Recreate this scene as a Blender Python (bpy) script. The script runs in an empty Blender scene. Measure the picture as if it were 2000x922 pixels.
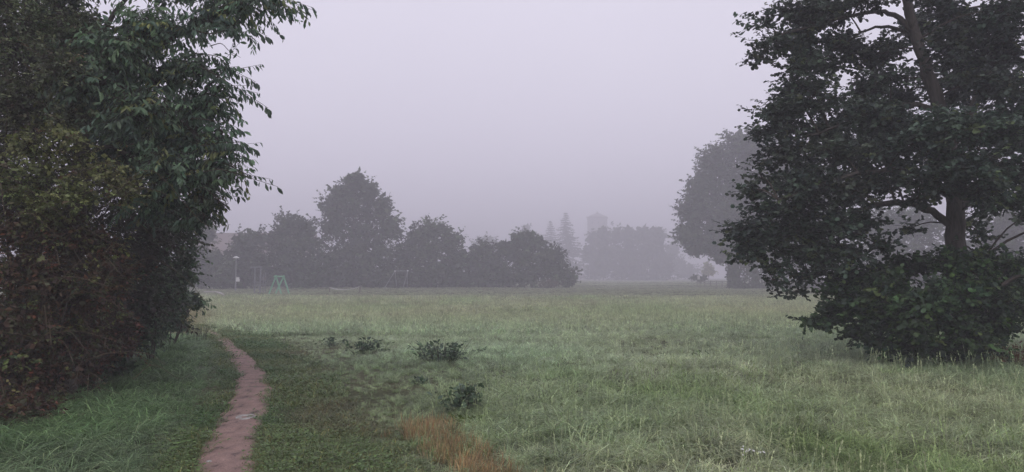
import bpy, bmesh, math, random
import numpy as np
from mathutils import Vector, Matrix, Euler

# ------------------------------------------------------------------ camera, sky, sun, exposure
SC = bpy.context.scene
COL = SC.collection
EYE = 1.6
F = 1500.0                       # focal length in photo pixels (photo 2000 px wide)
HORIZON = 541.0
PITCH = math.atan((HORIZON - 461.0) / F)
cam_d = bpy.data.cameras.new('camera')
cam_d.sensor_width = 36.0
cam_d.lens = 36.0 * F / 2000.0
cam_d.clip_start = 0.05
cam_d.clip_end = 3000
cam = bpy.data.objects.new('camera', cam_d)
COL.objects.link(cam)
cam.location = (0, 0, EYE)
cam.rotation_euler = (math.radians(90) + PITCH, 0, 0)
SC.camera = cam

SUN_EL, SUN_AZ = math.radians(38), math.radians(200)     # behind and to the left of the viewer
world = bpy.data.worlds.new("World")
SC.world = world
world.use_nodes = True
wt = world.node_tree
for n in list(wt.nodes):
    wt.nodes.remove(n)
def wn(t, **k):
    n = wt.nodes.new(t)
    for a, v in k.items():
        setattr(n, a, v)
    return n
w_out = wn('ShaderNodeOutputWorld')
w_bg = wn('ShaderNodeBackground')
w_bg.inputs['Strength'].default_value = 0.1
w_sky = wn('ShaderNodeTexSky', sky_type='NISHITA')
w_sky.sun_disc = False
w_sky.sun_elevation = SUN_EL
w_sky.sun_rotation = SUN_AZ
w_sky.dust_density = 6.0
w_hsv = wn('ShaderNodeHueSaturation')
w_hsv.inputs['Saturation'].default_value = 0.15
w_geo = wn('ShaderNodeTexCoord')
w_sep = wn('ShaderNodeSeparateXYZ')
w_ramp = wn('ShaderNodeValToRGB')
w_noise = wn('ShaderNodeTexNoise')
w_noise.inputs['Scale'].default_value = 1.6
w_noise.inputs['Detail'].default_value = 4.0
w_mul = wn('ShaderNodeMix', data_type='RGBA', blend_type='MULTIPLY')
w_mix = wn('ShaderNodeMix', data_type='RGBA')
w_gain = wn('ShaderNodeMix', data_type='RGBA', blend_type='MULTIPLY')
cr = w_ramp.color_ramp
cr.elements[0].position = 0.0
cr.elements[0].color = (0.60, 0.565, 0.68, 1)
cr.elements[1].position = 0.55
cr.elements[1].color = (0.690, 0.660, 0.768, 1)
e = cr.elements.new(0.15); e.color = (0.67, 0.637, 0.752, 1)
e = cr.elements.new(0.28); e.color = (0.69, 0.66, 0.768, 1)
n_ramp = wn('ShaderNodeValToRGB')
n_ramp.color_ramp.elements[0].position = 0.3
n_ramp.color_ramp.elements[0].color = (0.955, 0.955, 0.965, 1)
n_ramp.color_ramp.elements[1].position = 0.7
n_ramp.color_ramp.elements[1].color = (1.02, 1.02, 1.02, 1)
L = wt.links.new
L(w_geo.outputs['Generated'], w_sep.inputs[0])
L(w_sep.outputs['Z'], w_ramp.inputs[0])
L(w_geo.outputs['Generated'], w_noise.inputs['Vector'])
L(w_noise.outputs['Fac'], n_ramp.inputs[0])
w_mul.inputs[0].default_value = 1.0
L(w_ramp.outputs[0], w_mul.inputs[6]); L(n_ramp.outputs[0], w_mul.inputs[7])
w_gain.inputs[0].default_value = 1.0
L(w_mul.outputs[2], w_gain.inputs[6]); w_gain.inputs[7].default_value = (13.5, 13.5, 13.6, 1)
L(w_sky.outputs[0], w_hsv.inputs['Color'])
w_mix.inputs[0].default_value = 0.93        # thick overcast veil over the clear sky
L(w_hsv.outputs[0], w_mix.inputs[6]); L(w_gain.outputs[2], w_mix.inputs[7])
L(w_mix.outputs[2], w_bg.inputs['Color'])
L(w_bg.outputs[0], w_out.inputs['Surface'])

sun_d = bpy.data.lights.new('sun', 'SUN')
sun_d.energy = 0.5
sun_d.angle = math.radians(60)
sun_d.color = (1.0, 0.97, 0.93)
sun = bpy.data.objects.new('sun', sun_d)
COL.objects.link(sun)
sdir = Vector((math.sin(SUN_AZ) * math.cos(SUN_EL), math.cos(SUN_AZ) * math.cos(SUN_EL), math.sin(SUN_EL)))
sun.rotation_euler = sdir.to_track_quat('Z', 'Y').to_euler()
sun.location = (0, -10, 40)

SC.view_settings.view_transform = 'Standard'
SC.view_settings.look = 'None'
SC.view_settings.exposure = 0.0
SC.view_settings.gamma = 1.0
SC.render.engine = 'CYCLES'
cy = SC.cycles
cy.max_bounces = 6
cy.diffuse_bounces = 3
cy.glossy_bounces = 2
cy.transmission_bounces = 3
cy.transparent_max_bounces = 4
cy.volume_bounces = 1
cy.use_denoising = True
cy.use_adaptive_sampling = False
cy.sample_clamp_indirect = 4.0

# ------------------------------------------------------------------ helpers
rng = np.random.default_rng(7)
CT, ST = math.cos(PITCH), math.sin(PITCH)

def P(px, py, Y):
    """world point that lies Y metres ahead on the ray of photo pixel px,py"""
    u, v = (px - 1000.0) / F, (461.0 - py) / F
    d = np.array([u, CT - v * ST, ST + v * CT])
    return np.array([0, 0, EYE]) + d * (Y / d[1])

def sstep(a, b, x):
    t = np.clip((np.asarray(x, float) - a) / (b - a), 0, 1)
    return t * t * (3 - 2 * t)

def _h(ix, iy, iz, seed):
    n = (ix * 374761393 + iy * 668265263 + iz * 2147483647 + seed * 1274126177) & 0xFFFFFFFF
    n = ((n ^ (n >> 13)) * 1274126177) & 0xFFFFFFFF
    return ((n ^ (n >> 16)) & 0xFFFF) / 65535.0

def vnoise(p, scale=1.0, seed=0):
    """value noise 0..1 for an (n,2) or (n,3) array"""
    p = np.asarray(p, float) * scale
    if p.shape[1] == 2:
        p = np.c_[p, np.zeros(len(p))]
    i = np.floor(p).astype(np.int64)
    f = p - i
    f = f * f * (3 - 2 * f)
    r = 0
    for dx in (0, 1):
        wx = f[:, 0] if dx else 1 - f[:, 0]
        for dy in (0, 1):
            wy = f[:, 1] if dy else 1 - f[:, 1]
            for dz in (0, 1):
                wz = f[:, 2] if dz else 1 - f[:, 2]
                r = r + wx * wy * wz * _h(i[:, 0] + dx, i[:, 1] + dy, i[:, 2] + dz, seed)
    return r

def gz(x, y):
    """height of the ground"""
    x = np.atleast_1d(np.asarray(x, float)); y = np.atleast_1d(np.asarray(y, float))
    q = np.c_[x, y]
    z = 0.10 * (vnoise(q, 0.16, 1) - .5) + 0.05 * (vnoise(q, 0.45, 2) - .5)
    z = z * np.clip(np.hypot(x, y) / 6, 0, 1)
    z = z + 0.35 * (vnoise(q, 0.025, 3) - .5) * sstep(25, 60, y)
    z = z + 0.2 * sstep(90, 240, y)
    return z

def gz1(x, y):
    return float(gz(x, y)[0])

def G(px, py):
    """ground point under photo pixel"""
    Y = EYE * F / max(py - HORIZON, 3)
    for _ in range(6):
        p = P(px, py, Y)
        Y = (EYE - gz1(p[0], p[1])) * Y / max(EYE - p[2], .05)
    p = P(px, py, Y)
    return np.array([p[0], p[1], gz1(p[0], p[1])])

def nrm(a):
    return a / np.maximum(np.linalg.norm(a, axis=-1, keepdims=True), 1e-9)

def tag(o, label=None, cat=None, group=None, kind=None):
    if label: o['label'] = label
    if cat: o['category'] = cat
    if group: o['group'] = group
    if kind: o['kind'] = kind
    return o

def empty(name, loc, label, cat, group=None, rz=0.0):
    o = bpy.data.objects.new(name, None)
    o.empty_display_size = 0.3
    COL.objects.link(o)
    o.location = tuple(float(v) for v in loc)
    o.rotation_euler = (0, 0, rz)
    return tag(o, label, cat, group)

class Soup:
    """collects vertex / face arrays (any polygon size) with a colour per vertex"""
    def __init__(self):
        self.V, self.F, self.C, self.n = [], [], [], 0
    def add(self, V, Fc, C=None):
        V = np.asarray(V, float).reshape(-1, 3)
        if len(V) == 0: return
        self.V.append(V)
        for f in (Fc if isinstance(Fc, list) else [Fc]):
            self.F.append(np.asarray(f, np.int64) + self.n)
        if C is None: C = np.full((len(V), 3), .5)
        C = np.asarray(C, float)
        if C.ndim == 1: C = np.tile(C, (len(V), 1))
        self.C.append(C)
        self.n += len(V)
    def mesh(self, name, mat, origin=(0, 0, 0), smooth=False):
        V = np.concatenate(self.V) - np.asarray(origin, float)
        C = np.concatenate(self.C)
        me = bpy.data.meshes.new(name)
        me.vertices.add(len(V))
        me.vertices.foreach_set('co', V.astype(np.float32).ravel())
        lv = np.concatenate([f.ravel() for f in self.F])
        sizes = np.concatenate([np.full(len(f), f.shape[1]) for f in self.F])
        me.loops.add(len(lv))
        me.loops.foreach_set('vertex_index', lv.astype(np.int32))
        me.polygons.add(len(sizes))
        starts = np.r_[0, np.cumsum(sizes)[:-1]]
        me.polygons.foreach_set('loop_start', starts.astype(np.int32))
        me.polygons.foreach_set('use_smooth', np.full(len(sizes), smooth))
        a = me.attributes.new('col', 'FLOAT_COLOR', 'POINT')
        a.data.foreach_set('color', np.c_[C, np.ones(len(C))].astype(np.float32).ravel())
        me.update(calc_edges=True)
        me.materials.append(mat)
        return me
    def build(self, name, mat, parent=None, smooth=False, kind=None):
        org = parent.location if parent is not None else (0, 0, 0)
        rz = parent.rotation_euler.z if parent is not None else 0
        me = self.mesh(name, mat, org, smooth)
        if rz:
            me.transform(Matrix.Rotation(-rz, 4, 'Z'))
        o = bpy.data.objects.new(name, me)
        COL.objects.link(o)
        if parent is not None: o.parent = parent
        if kind: o['kind'] = kind
        return o

def segs(S, P0, P1, R0, R1, n=4, C=(.5, .5, .5)):
    """many straight tapered prisms"""
    P0 = np.asarray(P0, float).reshape(-1, 3); P1 = np.asarray(P1, float).reshape(-1, 3)
    m = len(P0)
    if m == 0: return
    R0 = np.broadcast_to(R0, (m,)); R1 = np.broadcast_to(R1, (m,))
    d = nrm(P1 - P0)
    ref = np.where(np.abs(d[:, 2:3]) > .9, np.array([[1., 0, 0]]), np.array([[0, 0, 1.]]))
    a = nrm(np.cross(d, ref)); b = np.cross(d, a)
    ang = np.arange(n) * 2 * math.pi / n
    ring = a[:, None] * np.cos(ang)[None, :, None] + b[:, None] * np.sin(ang)[None, :, None]
    V = np.concatenate([P0[:, None] + ring * R0[:, None, None], P1[:, None] + ring * R1[:, None, None]], 1)
    k = np.arange(n); k2 = (k + 1) % n
    f = np.c_[k, k2, k2 + n, k + n]
    Fc = (f[None] + (np.arange(m) * 2 * n)[:, None, None]).reshape(-1, 4)
    S.add(V.reshape(-1, 3), Fc, C)

def tube(S, pts, radii, n=10, C=(.5, .5, .5), rough=0.0, cap=True, seed=0):
    pts = np.asarray(pts, float); m = len(pts)
    radii = np.broadcast_to(np.asarray(radii, float), (m,))
    t = nrm(np.gradient(pts, axis=0))
    V = []
    a = np.cross(t[0], [0, 0, 1.] if abs(t[0][2]) < .9 else [1., 0, 0]); a /= np.linalg.norm(a)
    ang = np.arange(n) * 2 * math.pi / n
    for i in range(m):
        a = a - t[i] * np.dot(a, t[i]); a /= np.linalg.norm(a)
        b = np.cross(t[i], a)
        rr = np.full(n, radii[i])
        if rough:
            q = np.c_[np.cos(ang) * 1.7, np.sin(ang) * 1.7, np.full(n, i * .35)]
            rr = rr * (1 + rough * (vnoise(q, 1.0, seed) - .5) * 2)
        V.append(pts[i] + (np.cos(ang)[:, None] * a + np.sin(ang)[:, None] * b) * rr[:, None])
    V = np.concatenate(V)
    k = np.arange(n); k2 = (k + 1) % n
    Fs = [np.concatenate([np.c_[k + i * n, k2 + i * n, k2 + (i + 1) * n, k + (i + 1) * n] for i in range(m - 1)])]
    if cap:
        Fs.append(np.array([k[::-1], k + (m - 1) * n]))
    S.add(V, Fs, C)

def box(S, c, h, C=(.5, .5, .5), rz=0.0, bev=0.0):
    """box from centre and half sizes, optional bevelled vertical edges"""
    hx, hy, hz = h
    if bev > 0:
        b = bev
        pr = [(-hx + b, -hy), (hx - b, -hy), (hx, -hy + b), (hx, hy - b), (hx - b, hy), (-hx + b, hy), (-hx, hy - b), (-hx, -hy + b)]
    else:
        pr = [(-hx, -hy), (hx, -hy), (hx, hy), (-hx, hy)]
    n = len(pr)
    pr = np.array(pr)
    c0, s0 = math.cos(rz), math.sin(rz)
    pr = np.c_[pr[:, 0] * c0 - pr[:, 1] * s0, pr[:, 0] * s0 + pr[:, 1] * c0]
    V = np.r_[np.c_[pr, np.full(n, -hz)], np.c_[pr, np.full(n, hz)]] + np.asarray(c, float)
    k = np.arange(n); k2 = (k + 1) % n
    S.add(V, [np.c_[k, k2, k2 + n, k + n], np.array([k[::-1], k + n])], C)

def spline(pts, m):
    """Catmull-Rom through pts"""
    p = np.asarray(pts, float)
    p = np.r_[[2 * p[0] - p[1]], p, [2 * p[-1] - p[-2]]]
    out = []
    for u in np.linspace(0, len(p) - 3 - 1e-6, m):
        i = int(u); t = u - i
        a, b, c, d = p[i:i + 4]
        out.append(.5 * (2 * b + (c - a) * t + (2 * a - 5 * b + 4 * c - d) * t * t + (3 * b - a - 3 * c + d) * t ** 3))
    return np.array(out)

# ------------------------------------------------------------------ materials
def new_mat(name):
    m = bpy.data.materials.new(name)
    m.use_nodes = True
    nt = m.node_tree
    for n in list(nt.nodes): nt.nodes.remove(n)
    out = nt.nodes.new('ShaderNodeOutputMaterial')
    return m, nt, out

def leaf_material(name, transl=0.25, rough=0.5, spec=0.35, vary=0.25, obj_random=None):
    """colour comes from the leaf's own pigment (attribute), broken up by blotches"""
    m, nt, out = new_mat(name)
    N = nt.nodes.new; K = nt.links.new
    if obj_random is None:
        a = N('ShaderNodeAttribute'); a.attribute_name = 'col'
        src = a.outputs['Color']
    else:
        oi = N('ShaderNodeObjectInfo'); r = N('ShaderNodeValToRGB')
        r.color_ramp.elements[0].color = (*obj_random[0], 1); r.color_ramp.elements[1].color = (*obj_random[1], 1)
        K(oi.outputs['Random'], r.inputs[0]); src = r.outputs[0]
    g = N('ShaderNodeNewGeometry')
    nz = N('ShaderNodeTexNoise'); nz.inputs['Scale'].default_value = 9.0; nz.inputs['Detail'].default_value = 2
    K(g.outputs['Position'], nz.inputs['Vector'])
    mr = N('ShaderNodeMapRange'); mr.inputs['To Min'].default_value = 1 - vary; mr.inputs['To Max'].default_value = 1 + vary
    mr.inputs['From Min'].default_value = .3; mr.inputs['From Max'].default_value = .7
    K(nz.outputs['Fac'], mr.inputs['Value'])
    mx = N('ShaderNodeVectorMath'); mx.operation = 'SCALE'
    K(src, mx.inputs[0]); K(mr.outputs[0], mx.inputs['Scale'])
    pb = N('ShaderNodeBsdfPrincipled')
    pb.inputs['Roughness'].default_value = rough
    pb.inputs['Specular IOR Level'].default_value = spec
    K(mx.outputs[0], pb.inputs['Base Color'])
    tr = N('ShaderNodeBsdfTranslucent')
    K(mx.outputs[0], tr.inputs['Color'])
    ms = N('ShaderNodeMixShader'); ms.inputs[0].default_value = transl
    K(pb.outputs[0], ms.inputs[1]); K(tr.outputs[0], ms.inputs[2])
    K(ms.outputs[0], out.inputs['Surface'])
    return m

def grass_material(name, transl=0.25, rough=0.45):
    m, nt, out = new_mat(name)
    N = nt.nodes.new; K = nt.links.new
    a = N('ShaderNodeAttribute'); a.attribute_name = 'col'
    b = N('ShaderNodeAttribute'); b.attribute_name = 'tint'; b.attribute_type = 'INSTANCER'
    mx = N('ShaderNodeVectorMath'); mx.operation = 'MULTIPLY'
    K(a.outputs['Color'], mx.inputs[0]); K(b.outputs['Color'], mx.inputs[1])
    pb = N('ShaderNodeBsdfPrincipled')
    pb.inputs['Roughness'].default_value = rough
    pb.inputs['Specular IOR Level'].default_value = .3
    K(mx.outputs[0], pb.inputs['Base Color'])
    tr = N('ShaderNodeBsdfTranslucent'); K(mx.outputs[0], tr.inputs['Color'])
    ms = N('ShaderNodeMixShader'); ms.inputs[0].default_value = transl
    K(pb.outputs[0], ms.inputs[1]); K(tr.outputs[0], ms.inputs[2])
    K(ms.outputs[0], out.inputs['Surface'])
    return m

def surf(name, c0, c1, scale=6.0, rough=.8, bump=0.3, detail=6, stretch=(1, 1, 1), spec=.3, metal=0.0, dist=0.02):
    m, nt, out = new_mat(name)
    N = nt.nodes.new; K = nt.links.new
    tc = N('ShaderNodeTexCoord'); mp = N('ShaderNodeMapping'); mp.inputs['Scale'].default_value = stretch
    K(tc.outputs['Object'], mp.inputs['Vector'])
    nz = N('ShaderNodeTexNoise'); nz.inputs['Scale'].default_value = scale; nz.inputs['Detail'].default_value = detail
    nz.inputs['Roughness'].default_value = .65
    K(mp.outputs[0], nz.inputs['Vector'])
    r = N('ShaderNodeValToRGB')
    r.color_ramp.elements[0].position = .32; r.color_ramp.elements[0].color = (*c0, 1)
    r.color_ramp.elements[1].position = .68; r.color_ramp.elements[1].color = (*c1, 1)
    K(nz.outputs['Fac'], r.inputs[0])
    pb = N('ShaderNodeBsdfPrincipled'); pb.inputs['Roughness'].default_value = rough
    pb.inputs['Specular IOR Level'].default_value = spec; pb.inputs['Metallic'].default_value = metal
    K(r.outputs[0], pb.inputs['Base Color'])
    if bump:
        bp = N('ShaderNodeBump'); bp.inputs['Strength'].default_value = bump; bp.inputs['Distance'].default_value = dist
        K(nz.outputs['Fac'], bp.inputs['Height']); K(bp.outputs[0], pb.inputs['Normal'])
    K(pb.outputs[0], out.inputs['Surface'])
    return m

M_LEAF = leaf_material('leaf_tissue')
M_FARLEAF = leaf_material('distant_leaf_tissue', transl=.12, spec=.1, rough=.7, vary=.35)
M_BARK = surf('bark', (.045, .040, .034), (.13, .115, .10), 5, .9, .8, 8, (3, 3, .6), .1)
M_TWIG = surf('twig_bark', (.045, .038, .03), (.09, .075, .06), 9, .85, 0, 3, spec=.1)
M_CHERRYLEAF = leaf_material('cherry_leaf_tissue', transl=.22, obj_random=((.035, .065, .045), (.065, .10, .06)))

# ------------------------------------------------------------------ foliage machinery
LEAF_LANCE = (np.array([[0, 0, 0], [.18, -.10, .02], [.18, .10, .02], [.5, -.2, .05], [.5, .2, .05], [.5, 0, -.01], [.8, -.13, .0], [.8, .13, .0], [1, 0, -.10]], float),
              [np.array([[0, 5, 1], [1, 5, 3], [0, 2, 5], [2, 4, 5], [3, 5, 6], [4, 7, 5], [6, 5, 8], [7, 8, 5]])])
LEAF_OVAL = (np.array([[0, 0, 0], [.4, -.30, .05], [.4, .30, .05], [.45, 0, -.02], [1, 0, -.06]], float),
             [np.array([[0, 3, 1], [1, 3, 4], [0, 2, 3], [2, 4, 3]])])
LEAF_ROUND = (np.array([[0, 0, 0], [.22, -.36, .05], [.78, -.38, .03], [1, 0, -.06], [.78, .38, .03], [.22, .36, .05]], float),
              [np.array([[0, 3, 2, 1], [0, 5, 4, 3]])])
LEAF_LONG = (np.array([[0, 0, 0], [.25, -.15, .04], [.62, -.19, .03], [1, 0, -.10], [.62, .19, .03], [.25, .15, .04]], float),
             [np.array([[0, 3, 2, 1], [0, 5, 4, 3]])])
LEAF_CARD = (np.array([[0, 0, 0], [.5, -.36, .06], [1, 0, 0], [.5, .36, .06]], float), [np.array([[0, 1, 2, 3]])])

def put_leaves(S, tmpl, pos, axis, normal, size, col):
    TV, TF = tmpl
    n, k = len(pos), len(TV)
    if n == 0: return
    X = nrm(axis); Z = normal - X * np.sum(normal * X, 1, keepdims=True); Z = nrm(Z); Yv = np.cross(Z, X)
    V = pos[:, None] + size[:, None, None] * (TV[None, :, 0:1] * X[:, None] + TV[None, :, 1:2] * Yv[:, None] + TV[None, :, 2:3] * Z[:, None])
    Fs = [(f[None] + (np.arange(n) * k)[:, None, None]).reshape(-1, f.shape[1]) for f in TF]
    S.add(V.reshape(-1, 3), Fs, np.repeat(col, k, 0))

def palette(cols, wts, n, jit, r):
    cols = np.asarray(cols, float)
    i = r.choice(len(cols), n, p=np.asarray(wts) / np.sum(wts))
    return cols[i] * (1 + jit * r.uniform(-1, 1, (n, 1))) * (1 + .06 * r.uniform(-1, 1, (n, 3)))

def in_ellipsoid(n, r, power=.42):
    d = nrm(r.normal(size=(n, 3)))
    return d * (r.uniform(0, 1, (n, 1)) ** power)

class Bough:
    def __init__(self, c, rad, w=1.0):
        self.c, self.rad, self.w = np.asarray(c, float), np.asarray(rad, float), w

def bp(px, py, rx, ry, Z, dz=0.0, dep=None, w=1.0):
    """bough: centre/half extents as they appear in the photo at distance Z (+dz)"""
    c = P(px, py, Z + dz)
    k = (Z + dz) / F
    return Bough(c, (rx * k, (dep if dep is not None else .85 * rx * k), ry * k), w)

def foliage(S, TW, boughs, skel, r, clump, dens, sprays, nleaf, twig, leaf, tmpl, cols, wts,
            droop=.3, flat=.6, jit=.3, up=.8, spread=1.0, link=True, holes=0.0, shrink=0.0, rtw=.004, minz=.1, power=.42):
    """fills boughs with clumps of leafy twigs; TW receives the twigs and the small branches to the limbs"""
    skel = np.asarray(skel, float)
    if shrink:
        boughs = [Bough(b.c, q, b.w * min(3.0, (np.prod(b.rad) / np.prod(q)) ** (2 / 3))) for b, q in ((b, np.maximum(b.rad - shrink, b.rad * .4)) for b in boughs)]
    for b in boughs:
        vol = (b.rad[0] * b.rad[1] * b.rad[2]) ** (2 / 3)
        ns = max(2, int(b.w * dens * vol / clump ** 2 + .5))
        seeds = b.c + in_ellipsoid(ns, r, power) * b.rad
        seeds[:, 2] = np.maximum(seeds[:, 2], gz(seeds[:, 0], seeds[:, 1]) + minz)
        if holes:
            keep = vnoise(seeds, .9 / clump / 3, 11) > holes
            seeds = seeds[keep] if keep.sum() > 1 else seeds
        ns = len(seeds)
        # small branches: limb -> bough middle -> clump
        cost = np.linalg.norm(skel - b.c, axis=1) + 1.2 * np.maximum(skel[:, 2] - b.c[2], 0)
        att = skel[np.argmin(cost)]
        if TW is not None and link:
            m = 5
            t = np.linspace(0, 1, m)[:, None]
            sp = att + (b.c - att) * t
            sp[:, 2] += .12 * np.linalg.norm(b.c - att) * np.sin(t[:, 0] * math.pi)
            L0 = np.linalg.norm(b.c - att)
            r0 = .012 * L0 + rtw * 2.5
            rr = np.linspace(r0, rtw * 2, m)
            segs(TW, sp[:-1], sp[1:], rr[:-1], rr[1:], 5)
            j = np.argmin(np.linalg.norm(seeds[:, None] - sp[None, 1:], axis=2), 1) + 1
            mid = (sp[j] + seeds) / 2 + np.c_[r.normal(0, .05, (ns, 2)) * clump, .15 * clump * np.ones(ns)]
            segs(TW, sp[j], mid, rtw * 1.9, rtw * 1.5, 4)
            segs(TW, mid, seeds, rtw * 1.5, rtw, 4)
        # twigs around every clump centre
        k = ns * sprays
        sd = np.repeat(seeds, sprays, 0)
        off = r.normal(size=(k, 3)) * clump * .55
        off[:, 2] *= flat
        c = sd + off
        out = nrm(sd - np.array([b.c[0], b.c[1], b.c[2] - .3 * b.rad[2]]))
        d = nrm(nrm(off) * .9 + out * .6 * spread + r.normal(size=(k, 3)) * .35 + np.array([0, 0, .1 - droop * .6]))
        c[:, 2] = np.maximum(c[:, 2], gz(c[:, 0], c[:, 1]) + minz * .6)
        Lt = twig * r.uniform(.6, 1.25, k)
        if TW is not None:
            a = c - d * Lt[:, None] * .5
            segs(TW, sd, a, rtw * .9, rtw * .8, 3)
            segs(TW, a, c + d * Lt[:, None] * .45, rtw * .8, rtw * .35, 3)
        t = (np.arange(nleaf) + .5) / nleaf
        t = np.tile(t, k) + r.uniform(-.3, .3, k * nleaf) / nleaf
        cc, dd, LL = np.repeat(c, nleaf, 0), np.repeat(d, nleaf, 0), np.repeat(Lt, nleaf)
        pos = cc + dd * ((t - .5) * LL)[:, None]
        side = np.where(np.arange(k * nleaf) % 2, 1., -1.)[:, None]
        n = len(pos)
        perp = nrm(np.cross(dd, np.array([0, 0, 1.])) + r.normal(0, .25, (n, 3)))
        ax = nrm(dd * .55 + perp * side * .8 + np.array([0, 0, -droop]) + r.normal(0, .25, (n, 3)))
        no = nrm(np.array([0, 0, up]) + r.normal(0, .45, (n, 3)) + dd * .1)
        sz = leaf * r.uniform(.5, 1.25, n)
        pc = palette(cols, wts, k, jit, r) * (r.uniform(.68, 1.4) * (1 + .07 * r.uniform(-1, 1, 3)))
        col = np.repeat(pc, nleaf, 0) * (1 + .15 * r.uniform(-1, 1, (n, 1)))
        put_leaves(S, tmpl, pos, ax, no, sz, col)

def light_block_cards(S, boughs, r, cols, wts, size, n):  # oversized leaf cards added inside the boughs to block light coming through
    for b in boughs:
        p = b.c + in_ellipsoid(n, r, .5) * b.rad * .78
        k = p[:, 2] > gz(p[:, 0], p[:, 1]) + .2
        p = p[k]; m = len(p)
        put_leaves(S, LEAF_CARD, p, r.normal(size=(m, 3)), r.normal(size=(m, 3)), size * r.uniform(.6, 1.1, m), palette(cols, wts, m, .3, r))

def limb_parts(root, limbs, r, mat=None, names=('trunk', 'limb'), sides=10):
    """limbs: list of (points, r0, r1); returns skeleton points"""
    skel = []
    for i, (pts, r0, r1) in enumerate(limbs):
        m = max(8, int(4 * len(pts)))
        sp = spline(pts, m)
        sp[1:-1] += r.normal(0, min(r0, .05) * .25, (m - 2, 3))
        rad = np.linspace(1, 0, m) ** 1.0 * (r0 - r1) + r1
        if i == 0:
            rad[0] *= 1.35; rad[1] *= 1.12
        S = Soup()
        tube(S, sp, rad, sides, rough=.14, seed=i)
        S.build(names[0] if i == 0 else names[1], mat or M_BARK, root, smooth=True)
        skel.append(sp[1:])
    return np.concatenate(skel)

def tree(name, label, cat, base, limbs, boughs, seed, group=None, crown='crown', far=False, inner=170, **kw):
    r = np.random.default_rng(seed)
    root = empty(name, base, label, cat, group)
    skel = limb_parts(root, limbs, r, sides=7 if far else 10)
    S, TW = Soup(), (Soup() if not far else None)
    foliage(S, TW, boughs, skel, r, **kw)
    if far:
        light_block_cards(S, boughs, r, kw['cols'], kw['wts'], kw['leaf'] * 2.4, inner)
    S.build(crown, M_FARLEAF if far else M_LEAF, root, kind='stuff')
    if TW is not None and TW.n:
        TW.build('twigs', M_TWIG, root, kind='stuff')
    return root

def stems_for(base, boughs, r0, r1, r, n=None):
    """several stems rising from one foot into the boughs"""
    out = []
    bs = boughs if n is None else [boughs[i] for i in r.permutation(len(boughs))[:n]]
    for b in bs:
        foot = np.array(base, float) + np.r_[r.normal(0, .12, 2) * min(1.5, b.rad[0]), -.12]
        top = b.c + np.array([0, 0, .3 * b.rad[2]])
        mid = foot * .45 + top * .55 + np.r_[r.normal(0, .06, 2) * np.linalg.norm(top - foot), .1 * abs(top[2] - foot[2])]
        out.append(([foot, mid, top], r0, r1))
    return out
# ------------------------------------------------------------------ ground and dirt path
ROWS = [(1060, 330, 476), (990, 350, 484), (922, 378, 492), (870, 402, 502), (830, 424, 510), (790, 447, 522), (760, 462, 527), (730, 462, 517),
        (700, 450, 495), (680, 438, 468), (664, 424, 446), (652, 408, 424), (640, 388, 402)]
_l = np.array([G(a, y) for y, a, b in ROWS]); _r = np.array([G(b, y) for y, a, b in ROWS])
PY = _l[:, 1]
def path_x(y):
    return np.interp(y, PY, _l[:, 0]), np.interp(y, PY, _r[:, 0])

def axis(lo, hi, n, a, c=0.0):
    s0, s1 = math.asinh((lo - c) / a), math.asinh((hi - c) / a)
    return c + a * np.sinh(np.linspace(s0, s1, n))

gx, gy = axis(-880, 880, 250, 9.0, -1.0), axis(-70, 890, 250, 9.0, 8.0)
XX, YY = np.meshgrid(gx, gy)
ZZ = gz(XX.ravel(), YY.ravel())
S = Soup()
nx, ny = len(gx), len(gy)
i = np.arange(nx - 1)[None] + nx * np.arange(ny - 1)[:, None]
S.add(np.c_[XX.ravel(), YY.ravel(), ZZ], np.stack([i, i + 1, i + nx + 1, i + nx], -1).reshape(-1, 4))

def ground_material():
    m, nt, out = new_mat('meadow_soil')
    N = nt.nodes.new; K = nt.links.new
    tc = N('ShaderNodeTexCoord')
    n1 = N('ShaderNodeTexNoise'); n1.inputs['Scale'].default_value = .22; n1.inputs['Detail'].default_value = 5
    n2 = N('ShaderNodeTexNoise'); n2.inputs['Scale'].default_value = 14; n2.inputs['Detail'].default_value = 6
    K(tc.outputs['Object'], n1.inputs['Vector']); K(tc.outputs['Object'], n2.inputs['Vector'])
    r1 = N('ShaderNodeValToRGB')
    r1.color_ramp.elements[0].position = .35; r1.color_ramp.elements[0].color = (.075, .085, .045, 1)
    r1.color_ramp.elements[1].position = .65; r1.color_ramp.elements[1].color = (.12, .115, .065, 1)
    K(n1.outputs['Fac'], r1.inputs[0])
    r2 = N('ShaderNodeValToRGB')
    r2.color_ramp.elements[0].position = .35; r2.color_ramp.elements[0].color = (.5, .48, .44, 1)
    r2.color_ramp.elements[1].position = .65; r2.color_ramp.elements[1].color = (1.15, 1.15, 1.1, 1)
    K(n2.outputs['Fac'], r2.inputs[0])
    mx = N('ShaderNodeVectorMath'); mx.operation = 'MULTIPLY'
    K(r1.outputs[0], mx.inputs[0]); K(r2.outputs[0], mx.inputs[1])
    pb = N('ShaderNodeBsdfPrincipled'); pb.inputs['Roughness'].default_value = .95; pb.inputs['Specular IOR Level'].default_value = .1
    K(mx.outputs[0], pb.inputs['Base Color'])
    b = N('ShaderNodeBump'); b.inputs['Strength'].default_value = .6; b.inputs['Distance'].default_value = .05
    K(n2.outputs['Fac'], b.inputs['Height']); K(b.outputs[0], pb.inputs['Normal'])
    K(pb.outputs[0], out.inputs['Surface'])
    return m
S.build('meadow_ground', ground_material(), smooth=True, kind='structure')

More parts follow.
